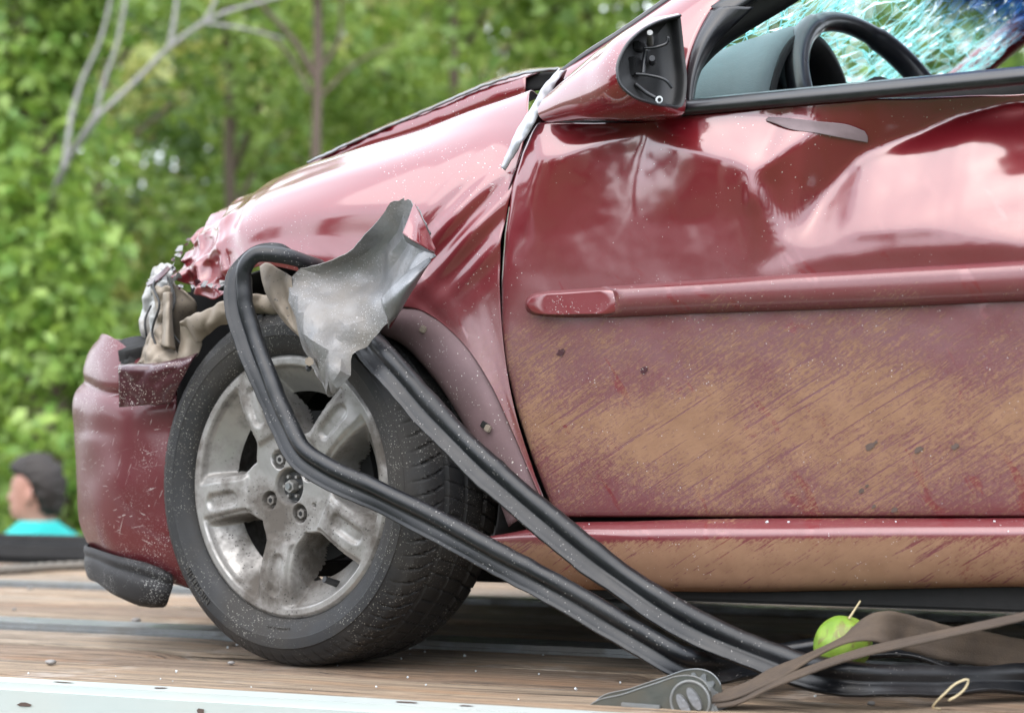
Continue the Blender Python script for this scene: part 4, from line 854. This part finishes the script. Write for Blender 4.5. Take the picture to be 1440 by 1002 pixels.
loft('inner_panel', [[(238, 372, .16), (246, 400, .13), (262, 412, .11)], [(242, 420, .15), (252, 425, .12), (275, 424, .12)], [(240, 470, .17), (250, 470, .15), (268, 455, .15)], [(243, 505, .17), (252, 505, .16), (262, 490, .16)]], M['tanmetal'], car, 24, 30, .003, disp=crumple(.006, 18, 5))
loft('crushed_arch', [[(255, 460, .05), (268, 450, .03), (300, 436, .0), (328, 425, -.01), (352, 428, .02), (405, 432, .03), (430, 440, .04)], [(253, 452, .03), (268, 446, .005), (302, 430, -.02), (330, 418, -.03), (356, 415, -.005), (408, 418, .005), (430, 425, .03)],
     [(262, 458, .03), (282, 462, .0), (306, 446, -.02), (330, 438, -.025), (356, 432, .0), (392, 438, .0), (430, 446, .03)], [(278, 482, .05), (290, 474, .02), (310, 456, .0), (332, 450, -.01), (356, 440, .02), (392, 444, .02), (430, 455, .05)]], M['tanmetal'], car, 60, 40, .003, disp=crumple(.010, 20, 31))
loft('crushed_arch', [[(255, 456, .05), (262, 460, .04), (282, 474, .05)], [(254, 480, .06), (268, 482, .05), (284, 484, .06)], [(250, 510, .06), (264, 508, .05), (278, 500, .06)]], M['tanmetal'], car, 20, 24, .003, disp=crumple(.005, 25, 8))
box('arch_void', (-.14, .36, .50), (.44, .30, .26), M['under'], car, bevel=.03)  # near-black box added to stand for the shaded space behind the arch
# --- torn wing metal, peeled out over the tyre
rt_ = random.Random(31)
def tj(p, a, b_):                                # bent in hard folds: coarse nodes pushed about, ragged along the tear
    e = 1. if (a < .02 or a > .98 or b_ < .02) else 0.
    return np.array((rt_.uniform(-1, 1) * (.0035 + .003 * e), rt_.uniform(-1, 1) * .0052, rt_.uniform(-1, 1) * (.0035 + .004 * e)))
def crisp(o):
    bm = bmesh.new(); bm.from_mesh(o.data); bmesh.ops.triangulate(bm, faces=bm.faces[:], quad_method='SHORT_EDGE')
    bmesh.ops.subdivide_edges(bm, edges=bm.edges[:], cuts=2, use_grid_fill=True, smooth=.35)
    r0 = random.Random(5)
    for v_ in bm.verts:
        if v_.is_boundary: v_.co += Vector((r0.uniform(-1, 1), 0, r0.uniform(-1, 1))) * .0016
    bm.to_mesh(o.data); bm.free(); o.data.polygons.foreach_set('use_smooth', [True] * len(o.data.polygons))
    md = o.modifiers.new('c', 'EDGE_SPLIT'); md.split_angle = R(24)
torn = loft('torn_panel', [[(556, 284, -.10), (568, 274, -.105), (582, 284, -.12), (600, 318, -.13), (613, 353, -.115)], [(532, 312, -.10), (550, 322, -.085), (572, 338, -.10), (590, 354, -.13), (603, 366, -.14)], [(498, 347, -.095), (520, 360, -.065), (540, 378, -.075), (560, 396, -.11), (578, 404, -.13)],
     [(462, 366, -.085), (488, 388, -.055), (512, 408, -.065), (535, 424, -.10), (552, 436, -.115)], [(428, 380, -.07), (452, 405, -.075), (482, 430, -.085), (515, 452, -.10), (545, 462, -.105)], [(409, 388, -.065), (430, 425, -.10), (458, 452, -.11), (492, 478, -.105), (518, 482, -.095)],
     [(413, 425, -.075), (424, 448, -.115), (446, 470, -.125), (474, 488, -.11), (497, 494, -.10)], [(420, 462, -.08), (428, 474, -.115), (446, 486, -.13), (470, 496, -.12), (494, 505, -.105)], [(434, 502, -.08), (440, 506, -.10), (452, 512, -.125), (472, 516, -.125), (489, 520, -.11)], [(448, 528, -.09), (452, 530, -.10), (458, 534, -.115), (466, 538, -.12), (476, 538, -.115)], [(463, 553, -.10), (464, 554, -.10), (465, 555, -.10), (466, 555, -.10), (467, 554, -.10)]], M['galv'], wing, 9, 14, .0012, disp=tj)
crisp(torn)
torn['label'] = 'bare grey metal peeled off the front wing'
loft('folded_corner', [[(582, 285, -.135), (590, 300, -.142), (600, 322, -.148), (613, 352, -.13)], [(574, 308, -.165), (584, 318, -.17), (596, 334, -.165), (611, 353, -.145)], [(566, 328, -.185), (580, 338, -.19), (594, 346, -.178), (610, 356, -.15)]], M['paint'], wing, 24, 16, .0012)
loft('folded_corner', [[(566, 328, -.183), (580, 337, -.188), (594, 345, -.176), (611, 355, -.15)], [(572, 340, -.15), (584, 347, -.15), (596, 352, -.146), (611, 357, -.13)]], M['galv'], wing, 24, 6, .0012)
loft('curled_flap', [[(604, 362, -.135), (575, 382, -.15), (552, 402, -.155), (536, 420, -.145)], [(606, 366, -.145), (582, 392, -.168), (560, 414, -.17), (538, 428, -.15)], [(602, 372, -.14), (582, 402, -.155), (564, 428, -.155), (545, 448, -.14)], [(595, 378, -.12), (578, 408, -.125), (562, 438, -.12), (546, 462, -.11)]], M['galv'], wing, 30, 24, .0014, disp=crumple(.003, 30, 9))
loft('curled_flap', [[(590, 390, -.118), (574, 418, -.128), (560, 442, -.122), (548, 462, -.112)], [(578, 402, -.13), (566, 424, -.145), (556, 440, -.14), (546, 456, -.12)], [(570, 418, -.135), (562, 428, -.15), (552, 440, -.145), (545, 450, -.125)]], M['bumper'], wing, 20, 12, .0012)
loft('curled_flap', [[(366, 374, -.03), (376, 369, -.05), (392, 378, -.055), (410, 388, -.07)], [(370, 400, -.035), (382, 400, -.065), (396, 405, -.06), (412, 415, -.08)], [(382, 428, -.04), (394, 432, -.07), (406, 438, -.065), (416, 445, -.085)], [(398, 450, -.05), (408, 456, -.07), (416, 462, -.075), (422, 468, -.09)], [(424, 476, -.07), (426, 478, -.075), (428, 480, -.08), (430, 482, -.085)]], M['tanmetal'], wing, 40, 40, .0014, disp=crumple(.003, 30, 19))
cyl('bolt', S(435, 508, -.115), S(435, 508, -.135), .007, .007, M['tanmetal'], wing, 6); cyl('bolt', S(434, 517, -.115), S(434, 520, -.128), .005, .003, M['black'], wing, 8)

# ------------------------------------------------------------------ rubber seals hanging out of the wing
RP = [(-.0205, -.003), (-.0225, .004), (-.0205, .0115), (-.014, .0165), (-.006, .0165), (-.0005, .0120), (.001, .0045), (.003, .0028), (.0065, .0034), (.0155, .0044), (.0175, .0036), (.0205, .0058), (.0222, .0050), (.0220, -.001), (.010, -.0045), (-.010, -.0055)]
cam_l = FRAME.inverted() @ cam.location
def seal_ref(path): 
    return [(Vector((.25, -1, .38)).normalized()) for p in path]
pa = [S(452, 392, .015), S(425, 370, -.05), S(392, 357, -.085), S(362, 358, -.095), S(341, 380, -.10), S(336, 420, -.105), S(350, 478, -.11), S(376, 540, -.12), S(402, 600, -.135), S(424, 640, -.15), S(462, 666, -.155), S(530, 696, -.155), S(620, 742, -.155), S(720, 796, -.155), S(820, 852, -.15), S(900, 900, -.145), S(958, 932, -.13), S(1005, 942, -.07), S(1060, 934, .0), S(1130, 921, .035), S(1215, 911, .05), S(1290, 914, .05), S(1345, 932, .04)]
kink = lambda t: 1 + .07 * mnoise.noise(Vector((t * 23, 1, 0))) + .05 * mnoise.noise(Vector((t * 70, 5, 0)))
warp = lambda t: .35 * mnoise.noise(Vector((t * 14, 7, 2)))
o = link('rubber_seal', sweep_mesh('rubber_seal', pa, RP, [tuple(v) for v in [Vector((.1, -.5, 1))] * 1 + [Vector((.2, -.7, .8))] + [Vector((-.3, -.9, .5))] * 2 + [Vector((-.6, -1, .3))] * 2 + [Vector((.25, -1, .35))] * 11 + [Vector((.1, -.7, .8))] * 2 + [Vector((0, -.4, 1))] * 4], 320, twist=warp, scale=kink), M['rubber'], None, True, FRAME)
tag(o, 'black rubber seal looping over the wing tear and down across the alloy wheel', 'rubber seal')
pb = [S(490, 452, .03), S(515, 480, -.03), S(545, 514, -.085), S(600, 577, -.105), S(660, 640, -.115), S(725, 698, -.12), S(790, 752, -.12), S(850, 800, -.12), S(925, 852, -.12), S(1000, 893, -.11), S(1065, 921, -.105), S(1130, 944, -.11), S(1200, 956, -.125), G(1310, 960, .030), G(1440, 957, .027), G(1620, 952, .027)]
o = link('rubber_seal', sweep_mesh('rubber_seal', pb, [(x * 1.10, y * 1.0) for x, y in RP], [tuple(v) for v in [Vector((.2, -1, .4))] * 9 + [Vector((.1, -.9, .6))] * 3 + [Vector((0, -.75, .8))] * 4], 320, twist=lambda t: warp(t + 3), scale=lambda t: kink(t + 5)), M['rubber'], None, True, FRAME)
tag(o, 'black rubber channel seal running from the wheel arch down along the deck edge', 'rubber seal')

# ------------------------------------------------------------------ ratchet strap
rat = empty('ratchet_strap', FRAME); tag(rat, 'grey steel ratchet buckle with frayed brown webbing strap on the deck edge', 'ratchet strap')
def plate(v, px0, py0, sc_=1.0, name='side_plate'):
    # outline in metres around the spool centre (x right, z up)
    o_ = [(-.168, -.030), (-.165, -.024), (-.10, .004), (-.05, .022), (-.015, .034), (.004, .0355), (.022, .030), (.034, .017), (.037, .0), (.034, -.018), (.026, -.030)]
    c = S(px0, py0, v); ot = spline([(x, 0, z) for x, _, z in [(a, 0, b_) for a, b_ in o_]], 50); n = len(ot)
    V = [(c.x + p[0] * sc_, v - .0016, c.z + p[2] * sc_) for p in ot] + [(c.x + p[0] * sc_, v + .0016, c.z + p[2] * sc_) for p in ot]
    F = [tuple(range(n)), tuple(range(2*n-1, n-1, -1))] + [(i, n+i, n+(i+1) % n, (i+1) % n) for i in range(n)]
    tube('plate_edge', [Vector((c.x + p[0] * sc_, v - .0016, c.z + p[2] * sc_)) for p in ot[2:-8]], .0010, M['steel'], rat, 80, 6)
    return link(name, mesh(name, V, F), M['platesteel'], rat, False), c
VA, VB = -.232, -.185
p1, c1 = plate(VA, 968, 982, .86); p2, c2 = plate(VB, 982, 974, .9)
cyl('spool', (c1.x + .004, VA - .004, c1.z - .003), (c1.x + .004, VB + .004, c1.z - .003), .0195, .0195, M['steel'], rat, 32)
tube('collar_ring', [Vector((c1.x + .004 + .0265 * math.cos(R(a)), VA - .004, c1.z - .003 + .0265 * math.sin(R(a)))) for a in range(-60, 301, 15)], .0022, M['steel'], rat, 60, 8, ref=(.01, 1, .02))
cyl('spool_collar', (c1.x + .004, VA - .0045, c1.z - .003), (c1.x + .004, VA - .0018, c1.z - .003), .026, .026, M['platesteel'], rat, 32)
for dz in (-.0085, .0085):
    pr = [(.0165 * math.cos(a), .0062 * math.sin(a)) for a in [2 * math.pi * k / 20 for k in range(20)]]
    ca, sa = math.cos(R(-58)), math.sin(R(-58)); ox, oz = -sa * dz, ca * dz
    V = [(c1.x + .004 + ox + x * ca - z * sa, VA - .010, c1.z - .003 + oz + x * sa + z * ca) for x, z in pr] + [(c1.x + .004 + ox + x * ca - z * sa, VA - .004, c1.z - .003 + oz + x * sa + z * ca) for x, z in pr]
    link('spool_half', mesh('spool_half', V, [tuple(range(20)), tuple(range(39, 19, -1))] + [(i, 20+i, 20+(i+1) % 20, (i+1) % 20) for i in range(20)]), M['galv'], rat, False)
for v_, s_ in ((VB - .004, 1), (VA + .005, .95)):   # toothed ratchet discs
    V = []; n = 44
    for i in range(n):
        r = .029 if (i % 4) in (0, 1) else .0225; a = 2 * math.pi * i / n; V.append((c2.x + r * s_ * math.cos(a), v_, c2.z - .001 + r * s_ * math.sin(a)))
    V += [(x, y + .0025, z) for x, y, z in V]
    link('toothed_disc', mesh('toothed_disc', V, [tuple(range(n)), tuple(range(2*n-1, n-1, -1))] + [(i, n+i, n+(i+1) % n, (i+1) % n) for i in range(n)]), M['steel'], rat, False)
box('pawl', (c1.x - .065, VA - .004, c1.z - .012), (.055, .004, .006), M['steel'], rat, Matrix.Rotation(R(1), 4, 'Y'), .001)
box('cross_bar', (c1.x + .032, (VA + VB) / 2, c1.z - .016), (.016, .05, .020), M['steel'], rat, Matrix.Rotation(R(-20), 4, 'Y'), .003)
cyl('cross_pin', (c1.x - .12, VA, c1.z - .02), (c1.x - .12, VB, c1.z - .02), .005, .005, M['steel'], rat)
def ribbon(name, pts, wdir, hw, n=120, th=.0016):
    P = spline(pts, n); Wd = spline([tuple(x) for x in wdir], n); V = []
    for i in range(n):
        t = Vector(P[min(i+1, n-1)] - P[max(i-1, 0)]).normalized(); w_ = Vector(Wd[i]); w_ = (w_ - t * w_.dot(t)).normalized(); nn = t.cross(w_) * th
        wv = hw * (1 + .05 * mnoise.noise(Vector((i * .3, 0, 0)))) ; w1 = w_ * wv; fr = w_ * (.0012 * mnoise.noise(Vector((i * 1.7, 3, 0))))
        for a in np.linspace(-1, 1, 9): V.append(Vector(P[i]) + w1 * a + nn * (1 + .5 * math.cos(a * 9)) + (fr if abs(a) > .9 else Vector()))
        for a in np.linspace(1, -1, 9): V.append(Vector(P[i]) + w1 * a - nn + (fr if abs(a) > .9 else Vector()))
    k = 18; F = [(i*k+j, i*k+(j+1) % k, (i+1)*k+(j+1) % k, (i+1)*k+j) for i in range(n-1) for j in range(k)] + [tuple(range(k)), tuple((n-1)*k+j for j in range(k))[::-1]]
    return link(name, mesh(name, V, F), M['web'], rat, True)
ribbon('webbing', [S(998, 985, -.21), S(1030, 984, -.205), S(1100, 956, -.20), S(1200, 920, -.195), S(1300, 897, -.19), S(1440, 866, -.185), S(1700, 805, -.17)], [(.05, 1, .25)] * 3 + [(.05, 1, .16)] * 4, .022)
ribbon('webbing', [S(1000, 980, -.20), S(1030, 974, -.19), S(1090, 947, -.17), S(1150, 917, -.15), S(1200, 894, -.14), S(1240, 884, -.11), S(1275, 889, -.06), S(1330, 904, .0), S(1400, 915, .09), S(1480, 934, .12), G(1640, 960, .012)],
       [(.05, 1, .2), (.05, 1, .3), (.1, 1, .45), (.1, 1, .5), (.1, 1, .45), (.15, 1, .3), (.2, .5, .6), (.15, .15, 1), (.1, .05, 1), (.1, .1, 1), (0, .8, .5)], .024)

# ------------------------------------------------------------------ small things on the deck
def fruit():
    c = G(1185, 905 + 41, 0.0); c = S(1185, 905, -.045); bm = bmesh.new(); bmesh.ops.create_uvsphere(bm, u_segments=48, v_segments=32, radius=.0395)
    for v_ in bm.verts:
        d = v_.co.normalized(); k = 1 + .035 * mnoise.noise(d * 2.2) - .10 * max(0, d.dot(Vector((-.35, -.75, .55)).normalized()) - .93) / .07 * .7
        v_.co = d * .0395 * k; v_.co.z *= .97
    b = NB('fruit_skin'); P = b.obj(); n = b.noise(P, 18, 4); n2 = b.noise(P, 120, 3)
    cc = b.mix(b.step(n, .3, .7), (.12, .23, .02), (.21, .31, .04)); cc = b.mix(b.math('MULTIPLY', b.step(b.noise(P, 34, 5, .65, .8), .50, .60), .7), cc, (.14, .11, .04))
    b.bsdf(Base_Color=cc, Roughness=.5, Subsurface_Weight=.1, Normal=b.bump(n2, .25, .002))
    o = bm_obj('green_fruit', bm, b.m, None, True, FRAME @ Matrix.Translation(c))
    tag(o, 'round green fruit lying on the deck behind the strap', 'fruit')
    cyl('stalk', (.012, -.01, .036), (.028, -.012, .060), .0018, .0012, M['straw'], o, 6)
fruit()
o = tube('straw_loop', [G(1322, 998, .004), S(1328, 975, -.25), S(1345, 960, -.25), S(1362, 955, -.25), S(1358, 966, -.25), S(1345, 978, -.25), S(1334, 984, -.25)], .0013, M['straw'], None, 40, 6, FRAME)
tag(o, 'thin dry straw bent into a loop at the deck edge', 'straw')
for k, (px, py, s_) in enumerate([(72, 933, .009), (191, 874, .010), (42, 828, .007), (20, 857, .005), (325, 933, .006), (1330, 850, .007), (1342, 864, .006), (1225, 990, .006)]):
    bm = bmesh.new(); bmesh.ops.create_icosphere(bm, subdivisions=2, radius=s_)
    for v_ in bm.verts: v_.co *= 1 + .35 * mnoise.noise(v_.co.normalized() * 1.6 + Vector((k * 3, 0, 0))); v_.co.z *= .45
    p = G(px, py, .001); o = bm_obj('pebble', bm, M['stone'], None, True, FRAME @ Matrix.Translation((p.x, p.y, s_ * .36 + .001)))
    tag(o, 'small flat grey pebble lying on the timber deck', 'pebble', 'pebbles scattered on the deck')
bm = bmesh.new(); rr_ = random.Random(4)            # glass crumbs on the sill and deck
for k in range(62):
    if k < 22: p = S(rr_.choice([rr_.uniform(800, 1440), rr_.uniform(1000, 1300)]), 735 + rr_.uniform(-2, 3), .002)
    else: p = G(rr_.uniform(0, 1440), rr_.uniform(905, 985), .002)
    bmesh.ops.create_cube(bm, size=rr_.uniform(.001, .0032), matrix=Matrix.Translation(p) @ Matrix.Rotation(rr_.random() * 3, 4, Vector((rr_.random(), rr_.random(), 1)).normalized()))
o = bm_obj('glass_crumbs', bm, M['clearplastic'], None, False, FRAME); tag(o, 'tiny crumbs of broken glass scattered on the sill and deck', 'glass crumbs', kind='stuff')
# winch cable
V, F = [], []; pts = [Vector((-2.55, 1.52, .012)), G(0, 801, .012), G(60, 797, .012), G(130, 794, .012), Vector((-.62, 1.25, .02)), Vector((-.45, 1.1, .12))]
prof_c = [(.0125 * (1 - .22 * abs(math.sin(3 * a))) * math.cos(a), .0125 * (1 - .22 * abs(math.sin(3 * a))) * math.sin(a)) for a in [2 * math.pi * k / 36 for k in range(36)]]
o = link('winch_cable', sweep_mesh('winch_cable', pts, prof_c, (.1, .2, 1), 500, twist=lambda t: t * 90), M['rope'], None, True, FRAME); tag(o, 'twisted steel winch cable lying across the deck in front of the bumper', 'cable')

# ------------------------------------------------------------------ the man behind the truck
def person():
    Y = 8.5; X = at(50, Y)
    root = empty('person', Matrix.Translation((X, Y, GROUND)) @ Matrix.Rotation(R(-58), 4, 'Z'))
    tag(root, 'dark haired person in a turquoise t-shirt standing behind the truck, looking away', 'person')
    # faces -x (left in the picture); z measured from the ground
    H0 = 1.385                                      # chin height
    skin_m = m_simple('skin', (.38, .19, .14), .55, 0, .08, 30, bump=.05); hair_m = m_simple('hair', (.013, .0075, .005), .6, 0, .4, 90, stretch=(1, 1, .3), bump=.8, bscale=200)
    shirt_m = m_simple('shirt', (.01, .36, .34), .8, 0, .08, 12, bump=.3, bscale=20); jean_m = m_simple('jeans', (.03, .04, .07), .85, 0, .2, 30)
    # body + head: stacked rings (z, centre x, half depth (x), half width (y))
    nk = 40
    def rings(R_, name, m, parent, disp=None):
        V, F = [], []
        P = spline([(a, b_, c) for a, b_, c, d in R_], 70); Q = spline([(a, d, 0) for a, b_, c, d in R_], 70)
        z_ = [r[0] for r in R_]
        zz = np.linspace(z_[0], z_[-1], 80); cx = np.interp(zz, z_, [r[1] for r in R_]); dx = np.interp(zz, z_, [r[2] for r in R_]); dy = np.interp(zz, z_, [r[3] for r in R_])
        for i, z in enumerate(zz):
            for j in range(nk):
                a = 2 * math.pi * j / nk; p = Vector((cx[i] + dx[i] * math.cos(a), dy[i] * math.sin(a), z))
                if disp: p += disp(p, a, z)
                V.append(p)
        n = len(zz); F = [(i*nk+j, i*nk+(j+1) % nk, (i+1)*nk+(j+1) % nk, (i+1)*nk+j) for i in range(n-1) for j in range(nk)] + [tuple(range(nk))[::-1], tuple((n-1)*nk+j for j in range(nk))]
        o = link(name, mesh(name, V, F), m, parent); md = o.modifiers.new('s', 'SMOOTH'); md.iterations = 4; return o
    h = H0
    def face(p, a, z):
        f = max(0, -math.cos(a)); k = f ** 14; t = z - h
        d = .026 * k * math.exp(-((t - .075) / .016) ** 2) + .012 * f ** 24 * math.exp(-((t - .10) / .02) ** 2)       # nose
        d += .007 * f ** 8 * (math.exp(-((t - .043) / .007) ** 2) + math.exp(-((t - .030) / .007) ** 2)) + .010 * f ** 5 * math.exp(-((t - .005) / .014) ** 2)   # lips, chin
        d += .007 * f ** 4 * math.exp(-((t - .128) / .012) ** 2)                                                      # brow
        e = max(0, math.cos(a - math.pi + .45)) ** 60 + max(0, math.cos(a - math.pi - .45)) ** 60
        return Vector((-d + .006 * e * math.exp(-((t - .108) / .012) ** 2), 0, 0))
    body = rings([(h - .135, .045, .062, .064), (h - .06, .03, .058, .056), (h - .02, .015, .066, .056), (h, -.005, .084, .058), (h + .03, -.008, .092, .066), (h + .07, 0, .096, .072), (h + .11, .004, .100, .076), (h + .15, .008, .098, .076), (h + .19, .010, .080, .064), (h + .215, .012, .050, .040), (h + .228, .012, .008, .008)], 'head', skin_m, root, face)
    hr = rings([(h + .012, .070, .028, .046), (h + .04, .068, .042, .062), (h + .07, .062, .052, .072), (h + .10, .056, .064, .079), (h + .135, .044, .076, .080), (h + .160, .022, .095, .080), (h + .185, .006, .103, .076), (h + .212, -.004, .096, .064), (h + .236, -.006, .070, .046), (h + .25, .006, .030, .024), (h + .254, .006, .006, .006)], 'hair', hair_m, body,
        lambda p, a, z: Vector((1, 1, .5)) * (.010 * mnoise.noise(p * 45) + .010 * mnoise.noise(p * 110)))
    body.rotation_euler = (0, 0, R(42))
    for s in (-1, 1):
        bm = bmesh.new(); bmesh.ops.create_uvsphere(bm, u_segments=16, v_segments=12, radius=1)
        for v_ in bm.verts:
            x, y, z = v_.co; v_.co = (x * .018 + .012 + z * .006, s * (.078 + .010 * y + .008 * max(0, x)), z * .032 + h + .085)
        bm_obj('ear', bm, skin_m, body, True)
    rings([(.78, .02, .11, .155), (.95, .02, .115, .16), (1.10, .02, .12, .175), (1.20, .025, .125, .20), (h - .13, .03, .115, .215), (h - .095, .035, .105, .19), (h - .06, .038, .09, .145), (h - .03, .038, .078, .095), (h - .008, .036, .068, .068)], 'shirt', shirt_m, root, lambda p, a, z: Vector((1, 1, 0)) * (.008 * mnoise.noise(p * 9) + .006 * mnoise.noise(Vector((p.x * 14, p.y * 22, p.z * 7)))))
    for s in (-1, 1):
        tube('sleeve', [(.03, s * .165, h - .13), (.035, s * .235, h - .20), (.03, s * .26, h - .33)], .058, shirt_m, root, 20, 16)
        arm = tube('arm', [(.03, s * .245, h - .25), (.02, s * .27, h - .42), (-.03, s * .26, h - .56), (-.06, s * .25, h - .66)], .040, skin_m, root, 24, 14, scale=lambda t: 1.05 - .38 * t)
        for f in range(5):
            yy = s * .25 + (f - 2) * .018 * s; L = [.055, .085, .092, .086, .068][f]
            tube('finger', [(-.058 + (0 if f else -.02), yy, h - .64), (-.072 - (0 if f else .02), yy, h - .66 - L * .6), (-.064 - (0 if f else .02), yy, h - .66 - L)], .0095, skin_m, arm, 8, 8)
        tube('trouser_leg', [(.02, s * .085, .84), (.015, s * .095, .5), (.03, s * .10, .08)], .088, jean_m, root, 24, 16, scale=lambda t: 1.1 - .38 * t)
        bm = bmesh.new(); box_bm(bm, Vector((-.035, s * .10, .045)), (.26, .095, .09), None, .03); bm_obj('shoe', bm, M['black'], root, True)
person()
